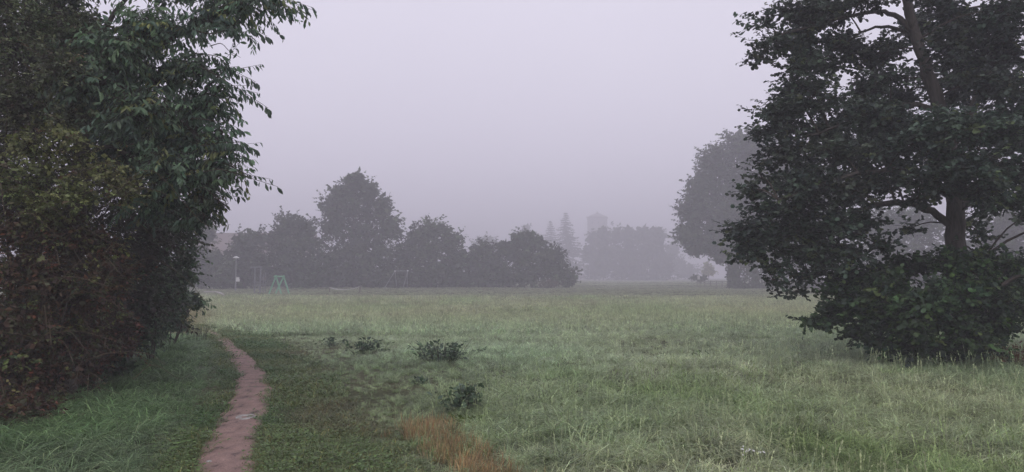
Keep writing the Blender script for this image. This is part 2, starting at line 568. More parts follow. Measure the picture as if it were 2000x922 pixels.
def path_material():
    m, nt, out = new_mat('trodden_soil')
    N = nt.nodes.new; K = nt.links.new
    tc = N('ShaderNodeTexCoord')
    mp = N('ShaderNodeMapping'); mp.inputs['Scale'].default_value = (1.0, .5, 1); mp.inputs['Rotation'].default_value = (0, 0, -.25)
    K(tc.outputs['Object'], mp.inputs['Vector'])
    st = N('ShaderNodeTexNoise'); st.inputs['Scale'].default_value = 8; st.inputs['Detail'].default_value = 5
    K(mp.outputs[0], st.inputs['Vector'])
    gr = N('ShaderNodeTexNoise'); gr.inputs['Scale'].default_value = 70; gr.inputs['Detail'].default_value = 6
    K(tc.outputs['Object'], gr.inputs['Vector'])
    r = N('ShaderNodeValToRGB')
    e = r.color_ramp.elements
    e[0].position = .30; e[0].color = (.10, .07, .06, 1)
    e[1].position = .72; e[1].color = (.335, .222, .182, 1)
    k = e.new(.40); k.color = (.235, .158, .132, 1)
    k = e.new(.55); k.color = (.29, .193, .16, 1)
    K(st.outputs['Fac'], r.inputs[0])
    r2 = N('ShaderNodeMapRange'); r2.inputs['From Min'].default_value = .3; r2.inputs['From Max'].default_value = .7
    r2.inputs['To Min'].default_value = .72; r2.inputs['To Max'].default_value = 1.2
    K(gr.outputs['Fac'], r2.inputs['Value'])
    mx = N('ShaderNodeVectorMath'); mx.operation = 'SCALE'
    K(r.outputs[0], mx.inputs[0]); K(r2.outputs[0], mx.inputs['Scale'])
    pb = N('ShaderNodeBsdfPrincipled'); pb.inputs['Roughness'].default_value = .75; pb.inputs['Specular IOR Level'].default_value = .25
    K(mx.outputs[0], pb.inputs['Base Color'])
    ad = N('ShaderNodeMath'); ad.operation = 'MULTIPLY_ADD'; ad.inputs[1].default_value = .35
    K(gr.outputs['Fac'], ad.inputs[0]); K(st.outputs['Fac'], ad.inputs[2])
    b = N('ShaderNodeBump'); b.inputs['Strength'].default_value = .8; b.inputs['Distance'].default_value = .025
    K(ad.outputs[0], b.inputs['Height']); K(b.outputs[0], pb.inputs['Normal'])
    K(pb.outputs[0], out.inputs['Surface'])
    return m
S = Soup()
ys = np.linspace(PY[0], PY[-1], 420)
xl, xr = path_x(ys)
el = .07 * (vnoise(np.c_[ys * 0, ys], 3.0, 21) - .5) + .06 * (vnoise(np.c_[ys * 0, ys], 9.0, 22) - .5)
er = .07 * (vnoise(np.c_[ys * 0, ys], 3.0, 23) - .5) + .06 * (vnoise(np.c_[ys * 0, ys], 9.0, 24) - .5)
na = 15
u = np.linspace(0, 1, na)
PXg = (xl - .05 + el)[:, None] * (1 - u) + (xr + .05 + er)[:, None] * u
PYg = np.repeat(ys[:, None], na, 1)
prof = .014 - .034 * (np.abs(2 * u - 1) ** 6)
PZg = gz(PXg.ravel(), PYg.ravel()) + np.tile(prof, len(ys))
PZg += .022 * (vnoise(np.c_[PXg.ravel(), PYg.ravel()], 7, 25) - .3) * np.tile(1 - (2 * u - 1) ** 2, len(ys))
i = np.arange(na - 1)[None] + na * np.arange(len(ys) - 1)[:, None]
S.add(np.c_[PXg.ravel(), PYg.ravel(), PZg], np.stack([i, i + 1, i + na + 1, i + na], -1).reshape(-1, 4))
S.build('path', path_material(), smooth=True, kind='structure')

# ------------------------------------------------------------------ fog bank
def haze_box():
    S = Soup()
    box(S, (0, 410, 20.5), (900, 500, 22.5))
    m, nt, out = new_mat('fog')
    v = nt.nodes.new('ShaderNodeVolumePrincipled')
    v.inputs['Color'].default_value = (.955, .94, 1.0, 1)
    v.inputs['Density'].default_value = FOG
    v.inputs['Anisotropy'].default_value = 0.15
    nt.links.new(v.outputs[0], out.inputs['Volume'])
    m.cycles.homogeneous_volume = True
    S.build('haze', m, kind='stuff')
FOG = 0.0043
haze_box()

# ------------------------------------------------------------------ far buildings
M_ROOF = surf('roof_tile', (.15, .11, .10), (.21, .16, .15), 3, .8, .3, 4, (1, 6, 6))
M_RENDER = surf('pale_render', (.55, .53, .48), (.66, .64, .58), 1.5, .9, .1, 5)
M_WHITE = surf('white_paint', (.72, .72, .70), (.80, .80, .78), 4, .5, .05, 3)
M_STONE = surf('tower_brick', (.24, .22, .21), (.32, .30, .285), 1.2, .9, .2, 6)
M_DARKGLASS, _nt, _o = new_mat('window_glass')
_p = _nt.nodes.new('ShaderNodeBsdfPrincipled'); _p.inputs['Base Color'].default_value = (.03, .035, .04, 1); _p.inputs['Roughness'].default_value = .08
_nt.links.new(_p.outputs[0], _o.inputs['Surface'])

def house():
    x0, x1, y0, y1 = P(372, 500, 152)[0], P(600, 500, 152)[0], 152.0, 161.0
    cx = (x0 + x1) / 2
    g = gz1(cx, y0)
    root = empty('house', (cx, y0, g), 'long pale house with red tiled roof showing above the hedge', 'house')
    eave, ridge = g + 6.4, P(430, 457, 156.5)[2]
    S = Soup()
    V = np.array([[x0, y0, g - .2], [x1, y0, g - .2], [x1, y1, g - .2], [x0, y1, g - .2], [x0, y0, eave], [x1, y0, eave], [x1, y1, eave], [x0, y1, eave],
                  [x0, (y0 + y1) / 2, ridge - .15], [x1, (y0 + y1) / 2, ridge - .15]])
    S.add(V, [np.array([[0, 1, 5, 4], [2, 3, 7, 6]]), np.array([[1, 2, 6, 9, 5], [3, 0, 4, 8, 7]])])
    S.build('wall', M_RENDER, root)
    S = Soup(); o, th = .6, .22
    ym = (y0 + y1) / 2
    sl = (ridge - eave) / (ym - y0)
    for sg, yb in ((-1, y0), (1, y1)):
        ye = yb + sg * o; ze = eave - sl * o
        V = [[x0 - o, ye, ze], [x1 + o, ye, ze], [x1 + o, ym, ridge], [x0 - o, ym, ridge]]
        V = np.array(V + [[a, b, c + th] for a, b, c in V])
        S.add(V, np.array([[0, 1, 2, 3], [7, 6, 5, 4], [0, 4, 5, 1], [1, 5, 6, 2], [2, 6, 7, 3], [3, 7, 4, 0]]))
    roof = S.build('roof', M_ROOF, root)
    S = Soup(); box(S, (x0 + 9, ym + 1.2, ridge + .6), (.45, .45, 1.1)); box(S, (x0 + 9, ym + 1.2, ridge + 1.76), (.55, .55, .06))
    S.build('chimney', M_ROOF, roof)
    for k, xs in enumerate((P(449, 500, 153)[0], x1 - 5)):
        S = Soup(); yy = y0 + 2.6; zz = eave + sl * 2.6 + th + .05
        V = np.array([[xs - .8, yy - .7, zz - .7 * sl], [xs + .8, yy - .7, zz - .7 * sl], [xs + .8, yy + .7, zz + .7 * sl], [xs - .8, yy + .7, zz + .7 * sl]])
        V = np.r_[V, V + [0, -.08, .1]]
        S.add(V, np.array([[4, 5, 6, 7], [0, 1, 5, 4], [1, 2, 6, 5], [2, 3, 7, 6], [3, 0, 4, 7]]))
        S.build('skylight', M_WHITE, roof)
    n = 7
    for fl in (1.0, 3.9):
        for k in range(n):
            xs = x0 + (k + .5) * (x1 - x0) / n
            S = Soup()
            for dx, dz, hx, hz in ((-.65, 0, .06, .8), (.65, 0, .06, .8), (0, .74, .59, .06), (0, -.74, .59, .06), (0, 0, .03, .68)):
                box(S, (xs + dx, y0 - .03, g + fl + .75 + dz), (hx, .05, hz))
            w = S.build('window', M_WHITE, root)
            S = Soup(); box(S, (xs, y0 - .012, g + fl + .75), (.60, .016, .69)); S.build('pane', M_DARKGLASS, w)
house()

def water_tower():
    c = P(1167, 500, 480); g = gz1(c[0], 480)
    root = empty('water_tower', (c[0], 480, g), 'round water tower with low conical roof, a ghost in the fog', 'water tower')
    def lathe(name, prof, mat, n=40):
        S = Soup(); a = np.arange(n) * 2 * math.pi / n
        V = np.concatenate([np.c_[c[0] + r * np.cos(a), 480 + r * np.sin(a), np.full(n, g + z)] for r, z in prof])
        k = np.arange(n); k2 = (k + 1) % n
        S.add(V, [np.concatenate([np.c_[k + i * n, k2 + i * n, k2 + (i + 1) * n, k + (i + 1) * n] for i in range(len(prof) - 1)])])
        return S.build(name, mat, root)
    zt = P(1167, 425, 480)[2] - g; za = P(1167, 414, 480)[2] - g
    lathe('shaft', [(5.8, -.3), (5.8, .8), (5.3, .8), (5.0, zt - 14.5), (6.2, zt - 13.0)], M_STONE)
    lathe('tank', [(6.15, zt - 13.0), (6.5, zt - 12.8), (6.5, zt - 12.2), (6.25, zt - 12.1), (6.25, zt - .8), (6.6, zt - .6), (6.6, zt - .03)], M_STONE)
    lathe('roof', [(6.9, zt - .05), (7.0, zt + .1), (3.4, zt + .5 * (za - zt)), (.5, za - .5), (.5, za - .1), (.05, za + .5)], M_STONE)
    for k in range(10):
        a = k * 2 * math.pi / 10
        S = Soup(); box(S, (c[0] + 6.25 * math.sin(a), 480 - 6.25 * math.cos(a), g + zt - 3.6), (.4, .06, .7), rz=a)
        S.build('window', M_DARKGLASS, root)
water_tower()

# ------------------------------------------------------------------ trees and bushes at the far side of the meadow
FARC = [(.06, .08, .045), (.08, .105, .055), (.045, .06, .038)]
FARW = [5, 3, 3]
FARK = dict(clump=1.0, dens=3.4, sprays=9, nleaf=8, twig=.9, leaf=.42, tmpl=LEAF_CARD, cols=FARC, wts=FARW, flat=.75, droop=.15, jit=.3, minz=.15)

def fartree(name, label, cat, px, Z, boughs, seed, group=None, trunk=.22, **kw):
    """boughs: (px,py,rx,ry[,dz]); trunk leans up the middle of them"""
    k = dict(FARK)
    if Z > 200:
        k.update(clump=2.7, twig=2.5, leaf=1.1)
    k.update(kw)
    c = P(px, 500, Z); g = gz1(c[0], Z)
    base = np.array([c[0], Z, g])
    bs = [bp(*(b[:4]), Z, b[4] if len(b) > 4 else 0) for b in boughs]
    top = max(bs, key=lambda b: b.c[2])
    r = np.random.default_rng(seed + 900)
    H = top.c[2]
    limbs = [([base - [0, 0, .2], base * .6 + np.array([top.c[0], top.c[1], H]) * .4 + [r.normal(0, .2), 0, 0], [top.c[0], top.c[1], H]], trunk, trunk * .25)]
    for b in bs:
        if b is top: continue
        z0 = g + (b.c[2] - g) * .45
        f = (z0 - g) / (H - g)
        a = base * (1 - f) + np.array([top.c[0], top.c[1], H]) * f
        limbs.append(([a, (a + b.c) / 2 + [0, 0, .3], b.c], trunk * .4, trunk * .12))
    return tree(name, label, cat, base, limbs, bs, seed, group, far=True, **k)

GF = 'trees and bushes along the far edge of the meadow'
fartree('bush', 'foggy bush half hidden behind the dark cherry boughs', 'bush', 392, 98,
        [(395, 505, 45, 32), (370, 535, 50, 30), (420, 530, 45, 35), (402, 460, 18, 28, 3)], 1, GF)
fartree('bush', 'rounded bush behind the lamp post, below the red roof', 'bush', 478, 102,
        [(490, 470, 36, 22), (470, 505, 50, 32), (500, 525, 48, 38), (450, 540, 50, 26)], 2, GF)
fartree('bush', 'bush with upright spiky shoots behind the green swing frame', 'bush', 572, 104,
        [(565, 440, 26, 20), (595, 448, 28, 20), (545, 465, 28, 22), (580, 485, 50, 34), (560, 525, 55, 36), (605, 530, 45, 34)], 3, GF, up=.2, droop=-.35, twig=1.3)
fartree('tall_tree', 'tallest dark tree of the far row with a ragged pointed top', 'tree', 695, 110,
        [(692, 352, 26, 22), (672, 378, 30, 24), (718, 372, 24, 24), (650, 405, 30, 26), (700, 410, 48, 30), (748, 405, 22, 26), (655, 445, 36, 30), (715, 455, 52, 34), (762, 445, 24, 24),
         (670, 495, 58, 34), (735, 500, 54, 36), (690, 535, 70, 28), (640, 530, 36, 34), (760, 535, 40, 28)], 4, GF, trunk=.35)
fartree('tree', 'broad rounded tree with a sloping right side, right of the tallest tree', 'tree', 845, 112,
        [(850, 450, 34, 20), (815, 462, 30, 22), (880, 470, 26, 24), (840, 490, 56, 34), (890, 505, 30, 30), (825, 530, 52, 32), (875, 535, 44, 28), (795, 500, 28, 40)], 5, GF)
fartree('bush', 'low rounded bush between two taller bushes in the middle of the far row', 'bush', 940, 116,
        [(945, 492, 28, 18), (925, 515, 34, 28), (962, 520, 34, 28), (940, 545, 44, 18)], 6, GF)
fartree('bush', 'dark bush sloping down to the open gap, right end of the near row', 'bush', 1040, 114,
        [(1018, 470, 22, 20), (1040, 474, 26, 22), (1000, 490, 20, 20), (1030, 505, 50, 30), (1075, 500, 26, 24), (1085, 530, 38, 28), (1030, 538, 56, 24), (1110, 545, 18, 17), (985, 535, 22, 26), (984, 482, 9, 8)], 7, GF)
fartree('brush_mound', 'low pale mound of brambles before the dark sloping bush', 'brambles', 1072, 110,
        [(1072, 556, 26, 7)], 8, None, trunk=.03, cols=[(.12, .11, .08), (.16, .14, .10)], wts=[1, 1], clump=.5, leaf=.2)
fartree('hedgerow', 'dark continuous undergrowth along the foot of the far trees behind the playground', 'hedge', 690, 114,
        [(x, 551 - 3 * (x % 3), 36, 13 + 3 * ((x // 45) % 3), (x * 7 % 5) - 2) for x in range(352, 1000, 45)], 22, None, trunk=.05, dens=4.5, clump=.9, leaf=.4)
GH = 'pale trees far back in the fog'
fartree('tree', 'pale spreading tree showing above the low bush in the fog', 'tree', 955, 310,
        [(950, 478, 26, 14), (975, 490, 20, 16), (935, 492, 14, 16), (955, 520, 30, 30)], 9, GH)
fartree('tree', 'faint tree top rising just behind the dark sloping bush', 'tree', 1030, 345,
        [(1027, 455, 14, 14), (1045, 470, 14, 14), (1030, 495, 30, 30), (1060, 500, 18, 30)], 10, GH)
fartree('tree', 'thin pale tree between the big spruce and the clipped-looking clump', 'tree', 1160, 318,
        [(1160, 470, 14, 16), (1150, 495, 14, 20), (1166, 505, 14, 24), (1158, 530, 16, 18)], 11, GH)
GK = 'foggy trees in the clump below the water tower'
fartree('slim_conifer', 'slim pointed evergreen at the left end of the foggy clump', 'tree', 1178, 306,
        [(1177, 455, 6, 10), (1178, 480, 9, 22), (1179, 515, 11, 32)], 12, GK, flat=1.1, up=.1, clump=1.8)
fartree('tree', 'broad flat topped tree left in the foggy clump', 'tree', 1208, 311,
        [(1205, 462, 22, 16), (1200, 490, 26, 28), (1212, 525, 34, 26)], 13, GK)
fartree('slim_conifer', 'short pointed evergreen spike in the middle of the foggy clump', 'tree', 1228, 308,
        [(1228, 455, 6, 11), (1229, 480, 10, 22), (1229, 515, 12, 32)], 14, GK, flat=1.1, up=.1, clump=1.8)
fartree('tree', 'big rounded tree forming the right half of the foggy clump', 'tree', 1268, 304,
        [(1258, 460, 24, 18), (1282, 462, 20, 18), (1268, 490, 38, 28), (1245, 515, 30, 30), (1290, 520, 30, 30), (1268, 538, 44, 14)], 15, GK)
fartree('bush', 'pale low bush at the right end of the foggy clump', 'bush', 1318, 350,
        [(1312, 490, 14, 14), (1318, 518, 24, 22), (1340, 530, 24, 14)], 16, GK)

def spruce(px, ytop, half, ybase, Z, label, seed):
    r = np.random.default_rng(seed)
    c = P(px, 500, Z); g = gz1(c[0], Z); base = np.array([c[0], Z, g])
    top = P(px, ytop, Z)[2]; R = half * Z / F; H = top - g
    root = empty('spruce_tree', base, label, 'tree', 'spruces in the fog')
    limb_parts(root, [([base - [0, 0, .2], base + [0, 0, H * .5], base + [0, 0, H]], .22, .02)], r, sides=7)
    S = Soup()
    z = .12 * H; P_, A_, N_, Z_ = [], [], [], []
    while z < H * .985:
        f = z / H
        Lb = 1.4 * R * (1 - f) ** .92 + .12
        for k in range(11):
            a = r.uniform(0, 6.283); L1 = Lb * r.uniform(.7, 1.1)
            d = np.array([math.cos(a), math.sin(a), 0])
            m = max(5, int(L1 / .42)); t = np.linspace(.08, 1, m)
            pt = base + [0, 0, z] + d * (t * L1)[:, None] + np.array([0, 0, 1.]) * (-.42 * L1 * t ** 1.2 + .22 * L1 * t ** 3)[:, None]
            for q in range(3):
                P_.append(pt + r.normal(0, .06, pt.shape)); A_.append(np.tile(d * .6 + [0, 0, -.45], (m, 1)) + r.normal(0, .45, (m, 3)))
                N_.append(np.tile([0, 0, 1.], (m, 1)) + r.normal(0, .4, (m, 3))); Z_.append(.82 * (.45 + .55 * min(1, 2.2 * (1 - f))) * r.uniform(.7, 1.2, m))
        z += .85 + .45 * (1 - f)
    n = sum(len(p) for p in P_)
    put_leaves(S, LEAF_CARD, np.concatenate(P_), np.concatenate(A_), np.concatenate(N_), np.concatenate(Z_), palette([(.035, .05, .035), (.05, .06, .045)], [1, 1], n, .2, r))
    S.build('needles', M_FARLEAF, root, kind='stuff')
spruce(1105, 412, 42, 548, 330, 'tall spruce with drooping tiers left of the water tower', 31)
spruce(1075, 428, 30, 548, 350, 'smaller spruce close to the left of the tall one', 32)

M_BIRCH = surf('pale_bark', (.28, .27, .25), (.45, .44, .42), 6, .8, .3, 5, (1, 1, 3))
def slim_trunk(px, Z, yt, label, seed):
    r = np.random.default_rng(seed); c = P(px, 500, Z); g = gz1(c[0], Z); base = np.array([c[0], Z, g]); top = P(px + r.uniform(-3, 5), yt, Z)
    root = empty('birch_tree', base, label, 'tree', 'slim pale trunks at the end of the bushes')
    sk = limb_parts(root, [([base - [0, 0, .2], (base + top) / 2 + [r.normal(0, .15), 0, 0], top], .13, .04)], r, M_BIRCH, sides=7)
    S = Soup()
    foliage(S, None, [Bough(top + [0, 0, .6], (1.3, 1.3, 2.0)), Bough(top + [.2, 0, -1.5], (1.2, 1.2, 1.4))], sk, r, .8, .9, 6, 7, .8, .25, LEAF_CARD, FARC, FARW)
    S.build('crown', M_FARLEAF, root, kind='stuff')
slim_trunk(1131, 290, 500, 'left one of the slim pale trunks beside the dark bush', 41)
slim_trunk(1140, 292, 495, 'slim pale trunk in the middle beside the dark bush', 42)
slim_trunk(1150, 294, 505, 'right one of the slim pale trunks under the thin pale tree', 43)

# big lime behind the near tree, clipped hedge below, trees behind the near tree
fartree('lime_tree', 'huge rounded grey tree in the fog behind the near dark tree', 'tree', 1475, 118,
        [(1450, 285, 44, 36), (1400, 320, 42, 42), (1490, 310, 60, 50), (1370, 370, 36, 36), (1440, 370, 62, 50), (1530, 370, 60, 60), (1352, 412, 34, 26), (1420, 425, 60, 42), (1500, 440, 70, 50), (1580, 430, 60, 60),
         (1345, 455, 28, 22), (1390, 475, 50, 26), (1450, 490, 40, 24), (1520, 490, 60, 26), (1360, 485, 18, 10), (1415, 500, 24, 14), (1560, 340, 50, 50), (1600, 390, 40, 40)], 17, None, trunk=.55, clump=1.0, leaf=.46, dens=4.2, inner=420)
def hedge():
    x0, x1 = P(1431, 500, 112)[0], P(1640, 500, 112)[0]
    g = gz1((x0 + x1) / 2, 113); h = P(1450, 503, 112)[2] - g
    root = empty('clipped_hedge', ((x0 + x1) / 2, 113.3, g), 'tall square clipped hedge standing in the fog under the huge tree', 'hedge')
    r = np.random.default_rng(55)
    S = Soup(); n = 15000
    p = r.uniform(-1, 1, (n, 3)); ax = r.integers(0, 3, n); sg = np.sign(r.uniform(-1, 1, n))
    p[np.arange(n), ax] = sg * r.uniform(.88, 1.02, n)
    p = p * [(x1 - x0) / 2, 1.5, h / 2] + [(x0 + x1) / 2, 113.3, g + h / 2]
    put_leaves(S, LEAF_CARD, p, r.normal(size=(n, 3)), r.normal(size=(n, 3)), .38 * r.uniform(.7, 1.3, n), palette(FARC, FARW, n, .25, r))
    S.build('foliage', M_FARLEAF, root, kind='stuff')
    S = Soup(); k = 26
    xs = np.linspace(x0 + .4, x1 - .4, k)
    b = np.c_[xs, np.full(k, 113.3), gz(xs, np.full(k, 113.3)) - .1]
    segs(S, b, b + np.c_[r.normal(0, .2, (k, 2)), np.full(k, h * .8)], .06, .03, 6)
    S.build('stems', M_BARK, root, kind='stuff')
hedge()
fartree('tree', 'grey tree seen through the gaps left of the near trunk', 'tree', 1765, 100,
        [(1750, 430, 70, 40), (1800, 440, 60, 40), (1700, 460, 50, 40), (1780, 490, 90, 40), (1700, 520, 80, 40), (1800, 540, 80, 30)], 18, None, clump=1.1)
fartree('tree', 'grey tree seen through the gap right of the near trunk', 'tree', 1975, 92,
        [(1960, 440, 60, 34), (2010, 430, 60, 40), (1930, 480, 60, 40), (2000, 500, 90, 50), (1950, 540, 90, 30), (2080, 480, 60, 60)], 19, None, clump=1.1)
fartree('tree', 'small pale yellowish tree left of the clipped hedge', 'tree', 1384, 205,
        [(1383, 522, 12, 10), (1380, 532, 10, 8), (1390, 530, 8, 8)], 20, None, trunk=.09, cols=[(.30, .29, .14), (.22, .23, .11)], wts=[1, 1], clump=.9, leaf=.32, dens=1.6, twig=.9)
fartree('bush', 'dark low bush beside the white notice board', 'bush', 1362, 150,
        [(1358, 543, 7, 5), (1368, 545, 8, 5), (1375, 543, 6, 5)], 21, None, trunk=.04, clump=.4, leaf=.22, dens=1.5)
# ------------------------------------------------------------------ the big dark tree on the right
def pl(pts, Z):
    return [P(p[0], p[1], Z + (p[2] if len(p) > 2 else 0)) for p in pts]

AZ = 15.0
ab = G(1868, 702); AZ = float(ab[1])
ALD = [(.060, .09, .062), (.085, .122, .08), (.040, .06, .046), (.125, .16, .07)]
alimbs = [
    (pl([(1868, 708), (1869, 600), (1868, 470), (1864, 380), (1850, 290), (1832, 200), (1808, 130), (1785, 60), (1768, -20), (1755, -140), (1750, -260)], AZ), .215, .05),
    (pl([(1852, 300), (1900, 210, .4), (1945, 90, .9), (1975, -60, 1.1), (2000, -220, 1.2)], AZ), .10, .03),
    (pl([(1786, 62), (1740, 27), (1690, 26), (1600, 45, -.3), (1520, 70, -.3)], AZ), .055, .018),
    (pl([(1800, 105), (1765, 62, .2), (1710, 54, .3), (1640, 90, .5)], AZ), .05, .015),
    (pl([(1836, 215), (1760, 205, -.4), (1640, 245, -.6), (1540, 280, -.6)], AZ), .06, .015),
    (pl([(1864, 390), (1780, 335, -.9), (1650, 345, -1.2), (1520, 390, -1.0)], AZ), .07, .015),
    (pl([(1866, 450), (1812, 408), (1745, 396, .1), (1650, 420, .1), (1560, 460, 0), (1470, 480, 0)], AZ), .085, .018),
    (pl([(1870, 410), (1950, 330, .5), (2050, 300, .8), (2150, 320, 1)], AZ), .07, .02),
    (pl([(1860, 370), (1900, 320, -1.2), (1920, 300, -2.4)], AZ), .06, .02),
    (pl([(1868, 400), (1850, 330, 1.5), (1800, 300, 3.0)], AZ), .06, .02),
    (pl([(1868, 470), (1900, 488, -.2), (1925, 500, -.3)], AZ), .022, .01),
]
ABO = [  # px, py, rx, ry, depth offset
    (1575, 25, 80, 42, -.3), (1515, 88, 46, 34, -.3), (1495, 45, 26, 24, -.2), (1488, 112, 16, 18, -.3), (1640, 15, 80, 26, .6), (1580, 85, 60, 40, .3), (1655, 95, 60, 34, .8), (1560, 135, 40, 30, -.2), (1590, 190, 60, 36, -.5),
    (1710, -25, 90, 42, -.8), (1720, 85, 34, 20, 1.2), (1840, 20, 60, 60, 1.0), (1850, 90, 50, 46, -.9), (1900, 50, 40, 40, .4), (1880, 140, 50, 40, .9), (1960, 20, 60, 40, -1), (1975, 110, 50, 40, .6), (1940, 165, 60, 34, -.8),
    (1700, 175, 60, 28, .9), (1760, 195, 50, 26, 1.2), (1660, 205, 60, 30, -.7), (1530, 235, 52, 40, -.5), (1600, 250, 64, 36, .6), (1500, 260, 34, 22, -.3), (1720, 230, 70, 34, -1.2),
    (1545, 300, 56, 34, -.6), (1492, 318, 24, 22, -.4), (1487, 345, 13, 14, -.4), (1640, 300, 70, 40, -1.0), (1700, 300, 70, 44, .8), (1780, 280, 70, 46, -1.6), (1860, 250, 70, 50, -2.2), (1930, 255, 70, 50, -1.6), (1985, 250, 60, 50, .8), (1830, 290, 60, 46, 1.6),
    (1580, 365, 60, 38, -.9), (1560, 400, 60, 32, -.5), (1660, 370, 70, 40, -1.2), (1740, 350, 60, 36, 1.0), (1800, 350, 56, 34, -1.7), (1900, 320, 70, 46, -2.4), (1960, 330, 60, 50, -1.2), (1930, 370, 60, 34, -1.8), (2010, 350, 60, 50, .2),
    (1470, 375, 30, 14, -.3), (1462, 372, 16, 8, -.3), (1500, 410, 44, 26, -.3), (1460, 445, 44, 26, -.1), (1442, 486, 24, 18, -.1), (1490, 465, 50, 32, -.2), (1570, 450, 60, 36, -.4), (1640, 430, 50, 36, -.8), (1700, 430, 40, 26, .5), (1465, 500, 34, 20, -.1),
    (1550, 495, 40, 30, -.2), (1515, 525, 26, 22, -.1), (1510, 548, 20, 16, -.1), (1600, 500, 44, 34, -.6), (1660, 490, 40, 30, -.8), (1720, 480, 30, 24, -.8), (1960, 395, 60, 28, -.9), (2010, 420, 40, 20, -.4), (1900, 420, 22, 40, .6),
    (1850, 240, 40, 40, -1.2), (1860, 310, 44, 40, -1.4), (1815, 380, 46, 24, -1.2), (1880, 350, 40, 30, -1.5), (1780, 445, 22, 12, .6), (1915, 455, 18, 26, .8), (1700, 120, 60, 26, .9), (1740, 150, 40, 20, -.7), (1600, 130, 50, 30, .5), (1560, 168, 52, 30, .1), (1518, 215, 36, 22, -.4), (1545, 195, 40, 24, .4), (1945, 508, 46, 18, -.4),
    (1445, 455, 34, 24, .2), (1530, 440, 50, 34, .5), (1560, 350, 60, 40, .9), (1610, 480, 50, 40, .7), (1560, 570, 26, 14, -.2), (1580, 540, 36, 24, .2), (1640, 540, 50, 30, .1), (1950, 60, 60, 50, .3), (1990, 180, 50, 50, -.2),
    # outside the frame, so the crown goes on to the right and upward
    (1650, -120, 110, 60, .6), (1800, -130, 120, 80, -.6), (1950, -130, 120, 80, .8), (2080, -60, 100, 80, .2), (2110, 90, 100, 80, -.4), (2120, 230, 110, 70, .4), (2170, 350, 100, 60, -.2), (1850, -260, 150, 70, 0), (2090, 450, 70, 40, 0),
    # back of the crown
    (1700, 260, 110, 60, 2.6), (1880, 150, 110, 70, 2.6), (1960, 250, 100, 60, 2.8), (1800, 60, 60, 40, 2.6), (1620, 350, 80, 46, 2.0),
]
tree('alder_tree', 'big dark leafy tree with a leaning trunk standing in the meadow', 'tree', ab, alimbs,
     [bp(a, b, c, d, AZ, e) for a, b, c, d, e in ABO], 101, clump=.27, dens=4.6, sprays=8, nleaf=11, twig=.34, leaf=.082, tmpl=LEAF_ROUND,
     shrink=.10, cols=ALD, wts=[6, 4, 4, .8], droop=.22, flat=.55, rtw=.004)

def shrub(name, label, cat, px, Z, boughs, seed, group=None, nst=5, r0=.012, r1=.008, mat=None, base=None, back=0, inner=160, **kw):
    c = P(px, 500, Z)
    if base is None:
        xb, yb = c[0] * (1 + .12 * back), Z * (1 + .12 * back)
        base = np.array([xb, yb, gz1(xb, yb)])
    bs = [bp(*(b[:4]), Z, b[4] if len(b) > 4 else 0) for b in boughs]
    r = np.random.default_rng(seed)
    root = empty(name, base, label, cat, group)
    S = Soup(); sk = []
    for pts, a, b in stems_for(base, bs, r0, r1, r, nst):
        sp = spline(pts, 9); tube(S, sp, np.linspace(a, b, 9), 6, rough=.1); sk.append(sp[2:])
    S.build('stems', M_TWIG, root, smooth=True, kind='stuff')
    S, TW = Soup(), Soup()
    foliage(S, TW, bs, np.concatenate(sk), r, **kw)
    light_block_cards(S, bs, r, kw['cols'][:3], kw['wts'][:3], kw['leaf'] * 1.5, inner)
    S.build('foliage', mat or M_LEAF, root, kind='stuff')
    TW.build('twigs', M_TWIG, root, kind='stuff')
    return root, bs

ELD = [(.042, .078, .036), (.07, .13, .046), (.028, .052, .03), (.12, .18, .055)]
shrub('bush', 'dense green bush spreading round the foot of the big dark tree', 'bush', 1850, AZ - .5,
      [(1700, 545, 60, 34, .2), (1770, 515, 60, 30, .3), (1850, 510, 60, 34, -.5), (1930, 510, 60, 34, -.4), (1990, 520, 50, 40, 0), (1640, 560, 40, 26, .2), (1660, 600, 50, 26, -.1), (1625, 622, 40, 16, 0), (1592, 628, 34, 12, 0), (1630, 600, 44, 20, .1), (1700, 590, 50, 30, -.3),
       (1740, 570, 60, 40, -.9), (1800, 580, 60, 44, -1.2), (1870, 570, 70, 44, -.8), (1940, 580, 60, 44, -.8), (2000, 590, 60, 50, -.4), (1720, 625, 60, 36, -.6), (1680, 650, 40, 20, -.3), (1790, 640, 70, 40, -1.0), (1870, 640, 70, 40, -.9), (1950, 635, 50, 40, -.7),
       (1740, 670, 60, 24, -.5), (1810, 680, 70, 22, -.8), (1890, 680, 70, 22, -.7), (2050, 600, 60, 60, 0), (2110, 560, 60, 50, .3), (1850, 600, 110, 60, .9), (1950, 570, 80, 60, 1.2), (1760, 600, 80, 40, 1.0)],
      102, clump=.24, dens=3.2, sprays=8, nleaf=10, twig=.32, leaf=.085, tmpl=LEAF_ROUND, shrink=.12, cols=ELD, wts=[5, 4, 4, 1], droop=.25, flat=.6, minz=.12)

